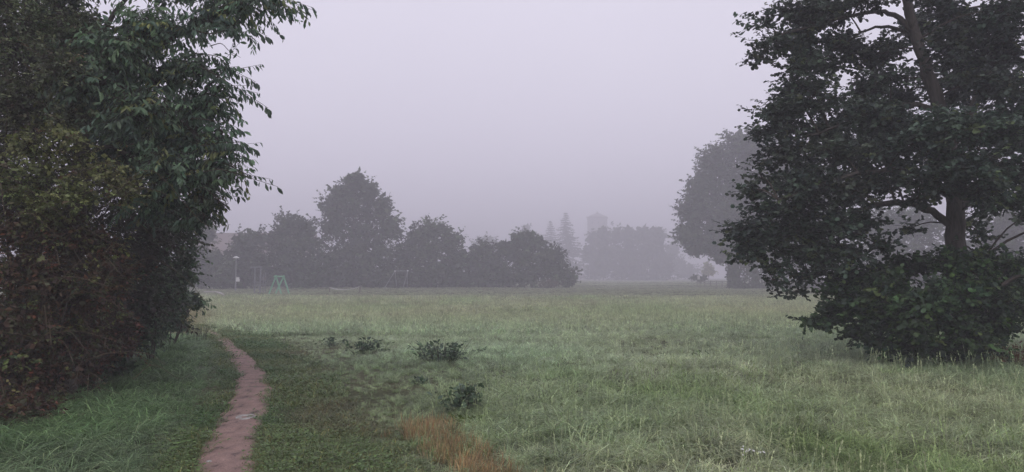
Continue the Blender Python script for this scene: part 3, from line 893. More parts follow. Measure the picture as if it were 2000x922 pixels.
# ------------------------------------------------------------------ thicket and cherry on the left
CHB = [(300, 60, 100, 55, 0), (400, 45, 60, 36, -.4), (210, 90, 90, 60, -.5), (330, 150, 80, 50, .3), (390, 140, 40, 36, -.3), (395, 215, 50, 42, 0), (270, 220, 90, 50, -.6), (350, 260, 70, 44, .4), (415, 285, 46, 34, -.2),
       (430, 330, 46, 30, 0), (330, 330, 90, 50, -.3), (395, 375, 46, 34, .2), (290, 390, 70, 46, .2), (130, 40, 90, 60, .6), (300, -50, 120, 50, .2), (430, -20, 60, 26, -.3), (180, -120, 140, 70, .4), (330, -170, 120, 60, 0),
       (60, -60, 110, 70, .6), (160, 170, 60, 40, -.7), (240, 300, 70, 50, .8), (365, 420, 46, 26, .6), (470, 18, 64, 16, -.5, 1.4), (535, 10, 44, 9, -.5, 1.2), (445, 62, 30, 13, -.5, .7), (440, 138, 32, 16, -.3, .6), (430, 175, 32, 18, -.2, .6), (418, 215, 30, 20, 0, .7), (432, 258, 26, 13, 0, .6), (445, 296, 30, 16, -.2, .7), (456, 342, 38, 14, -.3, .8), (425, 395, 24, 16, 0, .8), (398, 425, 26, 18, .2, .8), (200, 200, 120, 100, 1.6), (320, 250, 100, 120, 1.8)]
CH_Z = 10.0
cb = P(150, 205, CH_Z); cb = np.array([cb[0] - .1, CH_Z + .1, gz1(cb[0] - .1, CH_Z + .1)])
chl = [
    ([cb - [0, 0, .2], cb + [.02, 0, 1.2], P(160, 330, CH_Z), P(150, 210, CH_Z), P(128, 90, CH_Z + .1), P(110, -60, CH_Z + .3), P(120, -220, CH_Z + .3)], .13, .035),
    (pl([(152, 212), (178, 178), (212, 150), (300, 95), (400, 40), (450, 6, -.2)], CH_Z), .05, .012),
    (pl([(180, 176), (215, 160), (270, 185), (350, 235), (430, 300)], CH_Z), .035, .010),
    (pl([(158, 300), (220, 290), (300, 330), (390, 370)], CH_Z), .035, .010),
    (pl([(140, 150), (200, 60, .2), (260, -20, .2), (330, -120, .2)], CH_Z), .05, .012),
    (pl([(150, 215), (130, 170, -.6), (150, 120, -1.0)], CH_Z), .03, .01),
]
CHC = [(.10, .165, .10), (.14, .22, .125), (.07, .115, .08), (.20, .235, .09)]
CHERRY = tree('cherry_tree', 'cherry tree with drooping leaves reaching out over the left of the path', 'tree', cb, chl,
              [bp(q[0], q[1], q[2], q[3], CH_Z, q[4], w=q[5] if len(q) > 5 else 1.0) for q in CHB], 103, crown='foliage', clump=.24, dens=5.0, sprays=7, nleaf=9, twig=.42, leaf=.105, tmpl=LEAF_LONG,
              shrink=.10, cols=CHC, wts=[6, 5, 4, 1.2], droop=.85, flat=.6, up=.5, rtw=.0045)

def sprigs():
    """long twigs against the sky, every leaf on them a part of its own"""
    r = np.random.default_rng(77)
    tm = []
    for k in range(3):
        V, Fc = LEAF_LANCE
        V = V.copy(); V[:, 1] *= (1.0, .85, 1.15)[k]; V[8, 2] = (-.1, -.18, -.04)[k]; V[5, 2] = (-.03, .02, -.05)[k]
        S = Soup(); S.add(V, Fc); tm.append(S.mesh('cherry_leaf', M_CHERRYLEAF))
    SP = [((420, 22), (597, 12), 0), ((380, 60), (522, 66), -.3), ((430, 2), (565, 24), -.2), ((380, 105), (500, 156), .1), ((390, 130), (524, 206), -.2), ((360, 170), (468, 214), .2), ((370, 232), (470, 250), 0),
          ((390, 285), (502, 290), -.1), ((400, 335), (543, 360), -.2), ((380, 370), (452, 408), .1), ((360, 405), (426, 436), .3), ((400, 310), (500, 345), .1), ((410, 90), (470, 110), .4)]
    cnt = 0
    root = CHERRY; org = np.array(root.location)
    TWs = Soup()
    for (a, b, dz) in SP:
        A, B = P(*a, CH_Z - .4 + dz), P(*b, CH_Z - .6 + dz)
        L1 = np.linalg.norm(B - A)
        q1 = A + (B - A) * .33 + r.normal(0, .05, 3) * L1 + [0, 0, .06 * L1]
        q2 = A + (B - A) * .68 + r.normal(0, .05, 3) * L1 + [0, 0, .05 * L1]
        sp = spline([A, q1, q2, B - [0, 0, .03 * L1]], 14)
        tube(TWs, sp, np.linspace(.007, .002, 14), 5)
        L0 = np.linalg.norm(B - A)
        n = min(int(L0 / .0265), 300 - cnt)
        for j in range(n):
            t = min(.995, max(.02, (j + .6 + r.normal(0, .6)) / n))
            p = sp[min(13, int(t * 13.99))] + (sp[min(13, int(t * 13.99) + 1)] - sp[min(13, int(t * 13.99))]) * (t * 13.99 % 1)
            d = nrm((B - A)[None])[0]
            side = np.cross(d, [0, 0, 1.]) * (1 if j % 2 else -1)
            X = Vector(d * r.uniform(.1, .6) + side * r.uniform(-.1, .5) + np.array([0, 0, -1.0]) * r.uniform(.5, 1.4)).normalized()
            Zv = Vector(side * .8 + np.array([0, 0, .35]) + r.normal(0, .45, 3)); Zv = (Zv - X * Zv.dot(X)).normalized(); Yv = Zv.cross(X)
            s = r.uniform(.06, .125)
            o = bpy.data.objects.new('leaf', tm[j % 3])
            COL.objects.link(o); o.parent = root
            pp = p + np.array(X) * .012 + r.normal(0, .016, 3) * (1 - t) - org
            o.matrix_local = Matrix(((X.x * s, Yv.x * s, Zv.x * s, pp[0]), (X.y * s, Yv.y * s, Zv.y * s, pp[1]), (X.z * s, Yv.z * s, Zv.z * s, pp[2]), (0, 0, 0, 1)))
            cnt += 1
    TWs.build('sprigs', M_TWIG, root, smooth=True, kind='stuff')
sprigs()

HAW = [(.125, .155, .088), (.17, .195, .105), (.09, .105, .066), (.16, .135, .09)]
shrub('shrub', 'fine leaved greyish shrub in the top left corner', 'shrub', 40, 9.3,
      [(40, 60, 80, 70, 0), (110, 130, 60, 50, -.3), (30, 180, 70, 60, -.1), (150, 50, 60, 60, .4), (-60, 120, 90, 90, 0), (-40, -20, 100, 70, 0), (80, -60, 90, 60, .3), (60, 230, 60, 46, .2), (-60, 280, 80, 100, .2), (140, 220, 60, 50, 0)], 111,
      clump=.2, dens=4.0, sprays=10, nleaf=12, twig=.26, leaf=.05, tmpl=LEAF_OVAL, back=1.6, shrink=.08, cols=HAW, wts=[4, 4, 3, 2], droop=.2, flat=.8, r0=.013, rtw=.003)
OLV = [(.18, .205, .075), (.25, .28, .10), (.12, .14, .06), (.15, .10, .055)]
shrub('shrub', 'yellowish green shrub with small pale leaves left of the cherry trunk', 'shrub', 120, 8.9,
      [(50, 285, 60, 34, 0), (130, 270, 46, 30, -.2), (90, 330, 80, 34, -.1), (200, 330, 60, 40, 0), (30, 370, 60, 40, .1), (150, 380, 70, 34, -.1), (240, 370, 40, 30, .3), (-50, 330, 70, 60, 0), (90, 420, 70, 30, .1)], 112,
      clump=.18, dens=3.2, sprays=8, nleaf=10, twig=.26, leaf=.052, tmpl=LEAF_OVAL, back=1.6, cols=OLV, wts=[4, 4, 3, 1], droop=.25, flat=.7, r0=.013, rtw=.003)
shrub('shrub', 'dense dark shrub added behind the cherry tree to block light through the thicket', 'shrub', 150, 12.5,  # dark backfill, added to stop light showing through the thicket from behind
      [(120, 150, 160, 110, 0), (260, 330, 110, 100, .5), (100, 380, 150, 110, 0), (250, 470, 110, 90, 0), (120, 560, 140, 100, -.5), (240, 600, 90, 60, 0), (-60, 300, 120, 160, 0), (0, 60, 150, 100, 0), (-10, 230, 90, 110, -.8), (60, 450, 160, 100, .4), (40, 640, 150, 90, -.8), (160, 640, 110, 60, .4), (180, 250, 140, 120, 1), (290, 480, 60, 80, 2)], 113,
      clump=.34, dens=4.5, sprays=9, nleaf=9, twig=.4, leaf=.085, tmpl=LEAF_OVAL, cols=[(.034, .042, .026), (.04, .045, .028), (.04, .03, .022)], wts=[4, 3, 2], inner=420, r0=.013, flat=.8)
BRA = [(.115, .066, .040), (.072, .046, .032), (.085, .088, .042), (.20, .21, .075), (.18, .075, .044)]
BRB = [(60, 450, 100, 50, 0), (160, 470, 80, 50, .2), (50, 540, 90, 60, -.2), (150, 570, 90, 60, .3), (40, 640, 80, 60, -.3), (140, 650, 80, 50, .6), (30, 720, 70, 50, -.2), (110, 715, 60, 44, .3), (215, 540, 50, 56, 1.6), (225, 630, 50, 44, 2.4), (20, 785, 60, 34, -.5),
       (10, 812, 60, 26, -1.2), (70, 800, 50, 26, -.8), (95, 770, 50, 34, .5), (160, 735, 46, 40, 1.4), (205, 700, 40, 36, 2.6), (245, 670, 36, 36, 3.8), (180, 640, 60, 60, 2.2), (90, 660, 90, 80, 1.2), (-70, 560, 90, 90, 0), (-80, 700, 80, 90, -.5)]
bram, bbs = shrub('bramble_thicket', 'brownish red bramble thicket with dead stems along the left edge', 'brambles', 90, 9.2, BRB, 114,
      clump=.2, dens=4.6, sprays=9, nleaf=9, twig=.3, leaf=.058, tmpl=LEAF_OVAL, shrink=.08, cols=BRA, wts=[5, 4, 4, 1.6, 2.5], inner=420, nst=9, droop=.3, flat=.8, r0=.009, r1=.004, rtw=.003)
shrub('shrub', 'sparse olive leaved shoots poking through the brown brambles', 'shrub', 120, 8.9,
      [(95, 470, 34, 16, 0), (160, 555, 40, 18, .1), (55, 595, 30, 20, 0), (100, 655, 34, 14, .1), (195, 555, 30, 16, .6), (20, 520, 26, 20, 0), (225, 480, 30, 16, .8), (150, 640, 26, 14, .6), (40, 690, 24, 14, -.1), (230, 610, 22, 14, 1.9), (180, 690, 24, 12, 1.6)], 118,
      clump=.13, dens=1.2, sprays=5, nleaf=7, twig=.2, leaf=.06, tmpl=LEAF_OVAL, cols=[(.17, .19, .06), (.13, .15, .055), (.10, .13, .06)], wts=[1, 1, 1], droop=.2, flat=.8, r0=.006, r1=.003, rtw=.002, inner=0, back=1)
def canes(root, n, area, Z, seed, mat, r0=.0042):
    r = np.random.default_rng(seed); S = Soup()
    for k in range(n):
        x = r.uniform(area[0], area[2]); y = r.uniform(area[1], area[3]); z = Z + r.uniform(-.6, .5)
        A = P(x, y, z); a = r.uniform(0, 6.28); Lc = r.uniform(.5, 1.5)
        d = np.array([math.cos(a), .6 * math.sin(a), 0])
        pts = [A, A + d * Lc * .35 + [0, 0, .35 * Lc * r.uniform(.2, 1)], A + d * Lc * .8 + [0, 0, .2 * Lc * r.uniform(-1, 1)], A + d * Lc * 1.05 + [0, 0, -.3 * Lc * r.uniform(0, 1)]]
        tube(S, spline(pts, 12), np.linspace(r0, r0 * .3, 12), 5)
    S.build('canes', mat, root, smooth=True, kind='stuff')
M_CANE = surf('cane_skin', (.07, .045, .03), (.15, .12, .07), 5, .6, 0, 3)
canes(bram, 60, (-30, 330, 260, 760), 8.9, 5, M_CANE)
DKG = [(.07, .115, .064), (.095, .15, .076), (.05, .08, .05), (.14, .155, .06)]
shrub('shrub', 'dark green bush in the thicket beside the bend of the path', 'shrub', 300, 14.2,
      [(300, 450, 60, 50, 0), (350, 470, 46, 46, 0), (375, 440, 30, 30, .3), (280, 520, 60, 50, -.6), (345, 530, 44, 46, 0), (330, 615, 34, 30, 1.8), (310, 580, 60, 44, -.2), (270, 610, 50, 44, -.8), (350, 590, 34, 34, .8), (320, 410, 50, 36, .2), (250, 560, 60, 70, 0), (365, 505, 26, 30, .4), (290, 645, 44, 36, .2), (265, 660, 40, 34, -.8), (318, 632, 34, 34, 1.6), (230, 520, 60, 60, .4)], 115,
      clump=.28, dens=4.5, sprays=8, nleaf=10, twig=.36, leaf=.075, tmpl=LEAF_OVAL, shrink=.14, cols=DKG, wts=[4, 4, 3, 1], droop=.4, flat=.7, r0=.013)
shrub('shrub', 'small bush with long hanging leaves at the far end of the thicket', 'shrub', 335, 17.5,
      [(345, 600, 26, 22, 0), (315, 625, 34, 24, 0), (370, 582, 20, 14, 0), (340, 565, 26, 26, .3), (300, 600, 36, 40, .3), (382, 592, 12, 8, -.1), (365, 545, 18, 18, .4), (350, 635, 12, 12, .3)], 116,
      clump=.24, dens=4, sprays=6, nleaf=9, twig=.36, leaf=.11, tmpl=LEAF_LONG, shrink=.14, cols=DKG, wts=[4, 4, 3, .6], droop=.7, flat=.7, up=.4, r0=.013)
shrub('nettle_patch', 'low broad leaved herbs at the foot of the brown brambles', 'plants', 175, 10.6,
      [(130, 775, 50, 18, -.6), (190, 755, 46, 22, 0), (240, 720, 34, 20, 1.2), (80, 800, 40, 14, -1.1)], 117,
      clump=.13, dens=1.3, sprays=6, nleaf=7, twig=.16, leaf=.07, tmpl=LEAF_OVAL, cols=[(.05, .08, .04), (.07, .10, .055)], wts=[1, 1], droop=.2, flat=.7, r0=.006, r1=.003, minz=.03, rtw=.002)
# ------------------------------------------------------------------ playground and other small things
M_GREEN = surf('green_paint', (.20, .46, .29), (.24, .52, .33), 5, .45, .05, 3)
M_STEEL = surf('galvanised_steel', (.24, .25, .26), (.34, .35, .36), 12, .4, .05, 3, metal=.6)
M_POLE = surf('dull_grey_paint', (.17, .175, .19), (.25, .255, .27), 9, .6, .05, 3)
M_POST = surf('weathered_wood', (.13, .11, .09), (.24, .21, .18), 8, .85, .3, 5, (4, 4, .6))
M_PALE = surf('pale_stone', (.26, .24, .22), (.46, .44, .41), 14, .85, .4, 5)
M_DARKMETAL = surf('dark_metal', (.05, .05, .055), (.09, .09, .095), 12, .5, .05, 3)

def swing_green():
    f = [G(526, 573.5), G(551, 574.5), G(539, 574), G(566, 574)]
    Z = float(np.mean([q[1] for q in f]))
    zs = [Z - 1.1, Z - 1.1, Z + 1.1, Z + 1.1]
    ft = []
    for (px, z) in zip((526, 551, 539, 566), zs):
        c = P(px, 500, z); ft.append(np.array([c[0], z, gz1(c[0], z) - .05]))
    t1, t2 = P(539, 540, zs[0]), P(554, 539, zs[2])
    t2[2] = t1[2]
    base = np.mean(ft, 0)
    root = empty('swing_frame', base, 'light green swing frame of two crossed leg pairs and a top beam', 'swing')
    d = nrm((t2 - t1)[None])[0]
    S = Soup(); tube(S, [t1 - d * .5, t1, t2, t2 + d * .15], .065, 10); S.build('beam', M_GREEN, root, smooth=False)
    for t, pair in ((t1, ft[:2]), (t2, ft[2:])):
        for q in pair:
            S = Soup(); top = t + (t - q) / np.linalg.norm(t - q) * .12
            tube(S, [q, (q + top) / 2, top], .07, 10); S.build('leg', M_GREEN, root)
swing_green()

def lamp():
    b = G(460, 568.5); Z = b[1]
    root = empty('street_lamp', b, 'slim pale lamp post with a flat head standing by the playground', 'street lamp')
    zt = P(460, 504, Z)[2]
    S = Soup(); tube(S, [b - [0, 0, .1], b + [0, 0, .9], b + [0, 0, .95], [b[0], b[1], zt]], [.085, .085, .06, .045], 12); S.build('pole', M_STEEL, root)
    S = Soup()
    n = 16; a = np.arange(n) * 2 * math.pi / n; pr = [(.05, -.12), (.12, -.05), (.34, 0), (.36, .05), (.22, .14), (.03, .2)]
    V = np.concatenate([np.c_[b[0] + r * np.cos(a), b[1] + r * np.sin(a), np.full(n, zt + z)] for r, z in pr]); k = np.arange(n); k2 = (k + 1) % n
    S.add(V, [np.concatenate([np.c_[k + i * n, k2 + i * n, k2 + i * n + n, k + i * n + n] for i in range(5)]), np.array([k[::-1], k + 5 * n])]); S.build('lamp_head', M_WHITE, root)
    for y, s in ((543.5, .16), (547.5, .2)):
        p = P(464.5, y, Z)
        S = Soup(); box(S, p + [0, -.03, 0], (s * 1.1, .012, s * .72), bev=.004); S.build('sign_plate', M_WHITE, root)
    S = Soup(); p = P(462, 545.5, Z); tube(S, [[b[0], b[1], p[2]], [p[0], p[1], p[2]]], .025, 8); S.build('bracket', M_STEEL, root)
lamp()

def climber():
    b = G(505, 573); Z = float(b[1])
    root = empty('climbing_frame', b, 'grey climbing frame with rungs and a bar across its top, left of the swing', 'climbing frame')
    def at(px, dy=0.0, py=None):
        c = P(px, py or 500, Z + dy)
        return np.array([c[0], Z + dy, gz1(c[0], Z + dy) - .05 if py is None else c[2]])
    for px, dy, yt in ((497.5, -.5, 521), (508.5, -.5, 521), (499, .6, 521), (510, .6, 521), (515, .1, 535), (519, .8, 533)):
        a = at(px, dy); t = at(px, dy, yt)
        S = Soup(); tube(S, [a, (a + t) / 2, t], .04, 8); S.build('post', M_POLE, root)
    S = Soup(); tube(S, [at(489.5, -.5, 522.5), at(500, -.5, 522.0), at(511.5, -.5, 521.4)], .06, 8); S.build('top_bar', M_POLE, root)
    for y in (551.5, 558, 564, 571):
        S = Soup(); tube(S, [at(497, -.5, y), at(509, -.5, y)], .03, 8); S.build('rung', M_POLE, root)
    for y in (543, 547, 556, 570):
        S = Soup(); tube(S, [at(508.5, -.5, y), at(515, .1, y), at(519, .8, y)], .03, 8); S.build('rung', M_POLE, root)
    S = Soup(); q = at(516, .4, 544); box(S, q, (.16, .16, .12), bev=.03); S.build('platform', M_POST, root)
climber()

def swing_grey():
    f = G(785, 563); Z = float(f[1])
    root = empty('swing_frame', f, 'faint grey swing frame with slanted braces by the far trees', 'swing')
    def g(px, dy):
        c = P(px, 500, Z + dy); return np.array([c[0], Z + dy, gz1(c[0], Z + dy) - .05])
    tl, tr = P(771.5, 529.5, Z), P(796.5, 529, Z)
    S = Soup(); tube(S, [tl, tr], .045, 8); S.build('beam', M_STEEL, root)
    for t, q in ((tl, g(751, -1.0)), (tl, g(775.5, .9)), (tr, g(787.5, -1.0)), (tr, g(795.5, .9))):
        S = Soup(); tube(S, [q, (q + t) / 2, t], .045, 8); S.build('leg', M_STEEL, root)
    for t in (tl, tr):
        bm = bmesh.new(); bmesh.ops.create_icosphere(bm, subdivisions=2, radius=.11)
        bmesh.ops.translate(bm, verts=bm.verts, vec=Vector(t - f)); me = bpy.data.meshes.new('joint'); bm.to_mesh(me); bm.free()
        me.materials.append(M_WHITE); o = bpy.data.objects.new('joint', me); COL.objects.link(o); o.parent = root
swing_grey()

def balance():
    a, b = G(643.5, 571.5), G(704, 568.5); Z = float(a[1])
    b = P(704, 500, Z); b = np.array([b[0], Z, gz1(b[0], Z)])
    root = empty('balance_rope', (a + b) / 2, 'low slack pale band hung between two short posts beyond the meadow', 'play equipment')
    for q, h in ((a, .62), (b, .72)):
        S = Soup(); tube(S, [q - [0, 0, .2], q + [0, 0, h * .5], q + [.02, 0, h]], .07, 10); S.build('post', M_POST, root)
    A, B = a + [.02, 0, .54], b + [.02, 0, .68]
    t = np.linspace(0, 1, 20)
    pts = A + (B - A) * t[:, None]; pts[:, 2] -= .30 * 4 * t * (1 - t)
    S = Soup()
    w = np.array([[0, -.16, -.03], [0, .16, -.03], [0, .16, .03], [0, -.16, .03]])
    V = (pts[:, None] + w[None]).reshape(-1, 3); k = np.arange(4); k2 = (k + 1) % 4
    S.add(V, [np.concatenate([np.c_[k + 4 * i, k2 + 4 * i, k2 + 4 * i + 4, k + 4 * i + 4] for i in range(19)]), np.array([[3, 2, 1, 0], [76, 77, 78, 79]])])
    S.build('band', surf('pale_webbing', (.48, .48, .46), (.60, .60, .58), 9, .7, .1, 3), root)
balance()

def stake():
    b = G(855, 562.5); Z = b[1]; t = P(855.3, 544, Z)
    root = empty('marker_post', b, 'thin pale post standing alone before the far trees', 'post')
    S = Soup(); tube(S, [b - [0, 0, .2], (b + t) / 2, t], .035, 8); S.build('shaft', M_WHITE, root)
    S = Soup(); tube(S, [t, t + [0, 0, .06]], [.05, .03], 8); S.build('cap', M_STEEL, root)
stake()

def kerb():
    S = Soup()
    pts = np.array([G(x, y) for x, y in ((398, 571.5), (412, 571), (424, 572), (432, 575), (438, 579))]) + [0, 0, .06]
    sp = spline(pts, 24); tube(S, sp, .09, 8, rough=.05)
    b = pts[2]
    me = S.mesh('kerb_edging', M_PALE, b); o = bpy.data.objects.new('kerb_edging', me); COL.objects.link(o); o.location = b
    tag(o, 'curved pale edging on the grass left of the lamp post', 'edging')
kerb()

def notice():
    b = G(1363, 551); Z = 134.0; c = P(1364, 500, Z); b = np.array([c[0], Z, gz1(c[0], Z)])
    root = empty('notice_board', b, 'small white notice board near the small yellowish tree', 'sign')
    t0, t1 = P(1364, 538, Z), P(1364, 546, Z)
    S = Soup(); box(S, [(b[0]), Z, (t0[2] + t1[2]) / 2], (.22, .03, (t0[2] - t1[2]) / 2), bev=.01); S.build('board', M_WHITE, root)
    for s in (-1, 1):
        S = Soup(); box(S, [b[0] + s * .26, Z, (b[2] + t0[2]) / 2], (.035, .035, (t0[2] - b[2]) / 2)); S.build('post', M_POST, root)
notice()

def railing():
    Z = 132.0; x0, x1 = P(1376, 500, Z)[0], P(1432, 500, Z)[0]; g = gz1((x0 + x1) / 2, Z)
    root = empty('fence', ((x0 + x1) / 2, Z, g), 'low pale rail fence running to the clipped hedge', 'fence')
    ns = 6
    for k in range(ns):
        x = x0 + (x1 - x0) * k / (ns - 1)
        S = Soup(); box(S, (x, Z, gz1(x, Z) + .45), (.06, .05, .55)); S.build('post', M_POST, root)
    for z in (.45, .88):
        S = Soup(); box(S, ((x0 + x1) / 2, Z - .075, g + z), ((x1 - x0) / 2 + .1, .022, .07)); S.build('rail', M_PALE, root)
railing()

FRAG = ['whitish fragment on the dirt path, third from the left of the row', 'largest whitish fragment in the middle right of the row on the path', 'leftmost whitish fragment lying on the dirt path',
        'small whitish fragment second from the right on the path', 'whitish fragment on the path nearest to the viewer', 'tiny whitish fragment furthest right on the dirt path']
def stones():
    r = np.random.default_rng(3)
    for k, (px, py, s) in enumerate(((474, 815, .055), (486, 814, .045), (466, 819, .04), (490, 819, .035), (478, 821, .045), (497, 816, .025))):
        p = G(px, py)
        bm = bmesh.new(); bmesh.ops.create_icosphere(bm, subdivisions=2, radius=1)
        q = np.array([v.co[:] for v in bm.verts]); f = 1 + .5 * (vnoise(q + k * 7, 1.6, 5) - .5)
        for v, m in zip(bm.verts, f):
            v.co = Vector((v.co.x * s * 1.5 * m, v.co.y * s * m, v.co.z * .014 * m))
        me = bpy.data.meshes.new('broken_stone'); bm.to_mesh(me); bm.free(); me.materials.append(M_PALE)
        o = bpy.data.objects.new('broken_stone', me); COL.objects.link(o); o.location = (p[0], p[1], p[2] + .016); o.rotation_euler = (0, 0, r.uniform(0, 6))
        tag(o, FRAG[k], 'stone', 'whitish fragments lying on the dirt path')
    p = G(408, 905)
    bm = bmesh.new(); bmesh.ops.create_icosphere(bm, subdivisions=2, radius=.025)
    for v in bm.verts: v.co.z *= .4
    me = bpy.data.meshes.new('pebble'); bm.to_mesh(me); bm.free(); me.materials.append(M_PALE)
    o = bpy.data.objects.new('pebble', me); COL.objects.link(o); o.location = (p[0], p[1], p[2] + .016); tag(o, 'single pale pebble at the near left edge of the path', 'stone')
stones()

def crumbs():
    r = np.random.default_rng(21); S = Soup(); n = 520
    y = r.uniform(PY[0], 17, n); l, q = path_x(y); t = r.uniform(.03, .97, n); x = l + (q - l) * t
    s = .004 + .011 * r.uniform(0, 1, n) ** 3
    oc = np.array([[1, 0, 0], [0, 1, 0], [-1, 0, 0], [0, -1, 0], [.2, .1, .6]], float)
    V = np.c_[x, y, gz(x, y) + .014][:, None] + oc[None] * s[:, None, None] * r.uniform(.6, 1.4, (n, 5, 1))
    f = np.array([[0, 1, 4], [1, 2, 4], [2, 3, 4], [3, 0, 4]])
    S.add(V.reshape(-1, 3), (f[None] + (np.arange(n) * 5)[:, None, None]).reshape(-1, 3))
    o = S.build('gravel', surf('gravel_stone', (.13, .10, .09), (.40, .35, .32), 30, .85, 0, 2), kind='stuff')
    tag(o, 'scattered small stones and crumbs on the trodden path', 'gravel')
crumbs()

# weeds standing in the meadow
WEED = [(.08, .135, .075), (.11, .18, .09), (.06, .10, .06)]
M_WEEDLEAF = leaf_material('weed_leaf_tissue', transl=.2, obj_random=(WEED[2], WEED[1]))
def weed(label, px, py, w, h, n, seed, single=False, cols=WEED, leaf=.12, name='dock_plant', group=None, tmpl=LEAF_OVAL):
    r = np.random.default_rng(seed)
    b = G(px, py); k = b[1] / F
    root = empty(name, b, label, 'weeds', group)
    W, H = w * k / 2, h * k
    S = Soup(); ns = max(4, n // 8)
    tips = b + np.c_[r.normal(0, .55, ns) * W, r.normal(0, .5, ns) * W, r.uniform(.6, 1.15, ns) * H]
    foot = b + np.c_[(tips - b)[:, :2] * .5, np.full(ns, -.03)]
    segs(S, foot, tips, .005, .002, 5); S.build('stems', M_TWIG, root, kind='stuff')
    f = r.integers(0, ns, n); t = r.uniform(.25, 1, n)[:, None]
    pos = foot[f] + (tips[f] - foot[f]) * t + r.normal(0, .15, (n, 3)) * [W, W, 0]
    out = pos - b; out[:, 2] = 0
    ax = nrm(nrm(out) + r.normal(0, .5, (n, 3)) + [0, 0, .15]); no = nrm(np.array([0, 0, 1.]) + r.normal(0, .5, (n, 3)))
    sz = leaf * r.uniform(.6, 1.25, n)
    if not single:
        S = Soup(); put_leaves(S, tmpl, pos, ax, no, sz, palette(cols, np.ones(len(cols)), n, .3, r)); S.build('foliage', M_LEAF, root, kind='stuff')
    else:
        V, Fc = LEAF_LANCE; V = V * [1, 1.6, 1]
        S = Soup(); S.add(V, Fc, cols[1]); me = S.mesh('leaf', M_WEEDLEAF)
        for i in range(n):
            X = Vector(ax[i]); Zv = Vector(no[i]); Zv = (Zv - X * Zv.dot(X)).normalized(); Yv = Zv.cross(X); s = sz[i]; q = pos[i] - b
            o = bpy.data.objects.new('leaf', me); COL.objects.link(o); o.parent = root
            o.matrix_local = Matrix(((X.x * s, Yv.x * s, Zv.x * s, q[0]), (X.y * s, Yv.y * s, Zv.y * s, q[1]), (X.z * s, Yv.z * s, Zv.z * s, q[2]), (0, 0, 0, 1)))
GW = 'dark leafy weeds growing in the meadow'
weed('nearest dark leafy weed clump, behind the orange dry grass', 910, 806, 78, 52, 230, 1, True, leaf=.085, group=GW)
weed('widest dark weed clump in the middle of the meadow', 862, 707, 96, 34, 420, 2, leaf=.10, group=GW)
weed('small dark weed clump left of the widest one', 715, 690, 56, 26, 240, 3, leaf=.10, group=GW)
weed('loose weed clump furthest left, near the mown strip', 648, 678, 50, 18, 90, 4, leaf=.09, group=GW)
weed('low loose weeds between the widest and the nearest clump', 825, 752, 40, 14, 60, 5, leaf=.08, group=GW)
weed('loose weeds just right of the widest dark clump', 925, 694, 40, 16, 60, 6, leaf=.09, group=GW)
weed('bright yellow green herb just in front of the nearest dark clump', 925, 828, 64, 13, 170, 7, cols=[(.10, .16, .03), (.13, .19, .04)], leaf=.08, name='bright_herb')
weed('dark low weed tuft left of the big tree in the meadow', 1385, 700, 40, 14, 50, 8, leaf=.10, group=GW)

def flowers():
    r = np.random.default_rng(9)
    M_PETAL = surf('white_petal', (.75, .75, .72), (.82, .82, .80), 20, .6, 0, 2)
    M_HEART = surf('yellow_heart', (.5, .35, .04), (.6, .42, .06), 20, .7, 0, 2)
    b = G(1460, 915)
    root = empty('white_flowers', b, 'small cluster of white flowers in the grass at lower right', 'flowers')
    for px, py in ((1453, 872), (1450, 877), (1455, 882), (1459, 880), (1463, 878), (1472, 880), (1452, 889), (1484, 883), (1492, 883)):
        p = P(px, py, b[1] + r.uniform(-.1, .1)); g = gz1(p[0], p[1])
        S = Soup(); n = 9
        tilt = np.array([r.normal(0, .25), -.45, 1.0]); tilt /= np.linalg.norm(tilt)
        a = np.arange(n) * 2 * math.pi / n; e1 = nrm(np.cross(tilt, [1, 0, 0])[None])[0]; e2 = np.cross(tilt, e1)
        ax = np.cos(a)[:, None] * e1 + np.sin(a)[:, None] * e2
        put_leaves(S, LEAF_OVAL, np.tile(p, (n, 1)) + ax * .003, ax, np.tile(tilt, (n, 1)), np.full(n, .012), np.full((n, 3), .8))
        fl = S.build('blossom', M_PETAL, root)
        S = Soup(); tube(S, [p - tilt * .002, p + tilt * .004], [.006, .004], 8); S.build('heart', M_HEART, fl)
        S = Soup(); tube(S, [[p[0] + .02, p[1] + .02, g], p - tilt * .003], .0016, 5); S.build('stem', M_TWIG, root)
flowers()

def dead_plants():
    r = np.random.default_rng(12)
    b = G(1982, 715)
    root = empty('dead_fern', b, 'rusty dead stalks at the right edge beside the bush', 'dead plants')
    S = Soup(); n = 260
    f = b + np.c_[r.normal(0, .28, (n, 2)), np.full(n, -.02)]; t = f + np.c_[r.normal(0, .14, (n, 2)), r.uniform(.15, .5, n)]
    segs(S, f, t, .003, .001, 3)
    M_RUST = leaf_material('dead_stalk', obj_random=((.16, .085, .045), (.20, .11, .055)))
    q = f + (t - f) * r.uniform(.3, 1, (n, 1)); put_leaves(S, LEAF_LANCE, q, r.normal(size=(n, 3)) + [0, 0, .3], r.normal(size=(n, 3)), r.uniform(.05, .12, n), np.full((n, 3), .1))
    S.build('stalks', M_RUST, root, kind='stuff')
dead_plants()
# ------------------------------------------------------------------ grass
M_GRASS = grass_material('grass_blade')

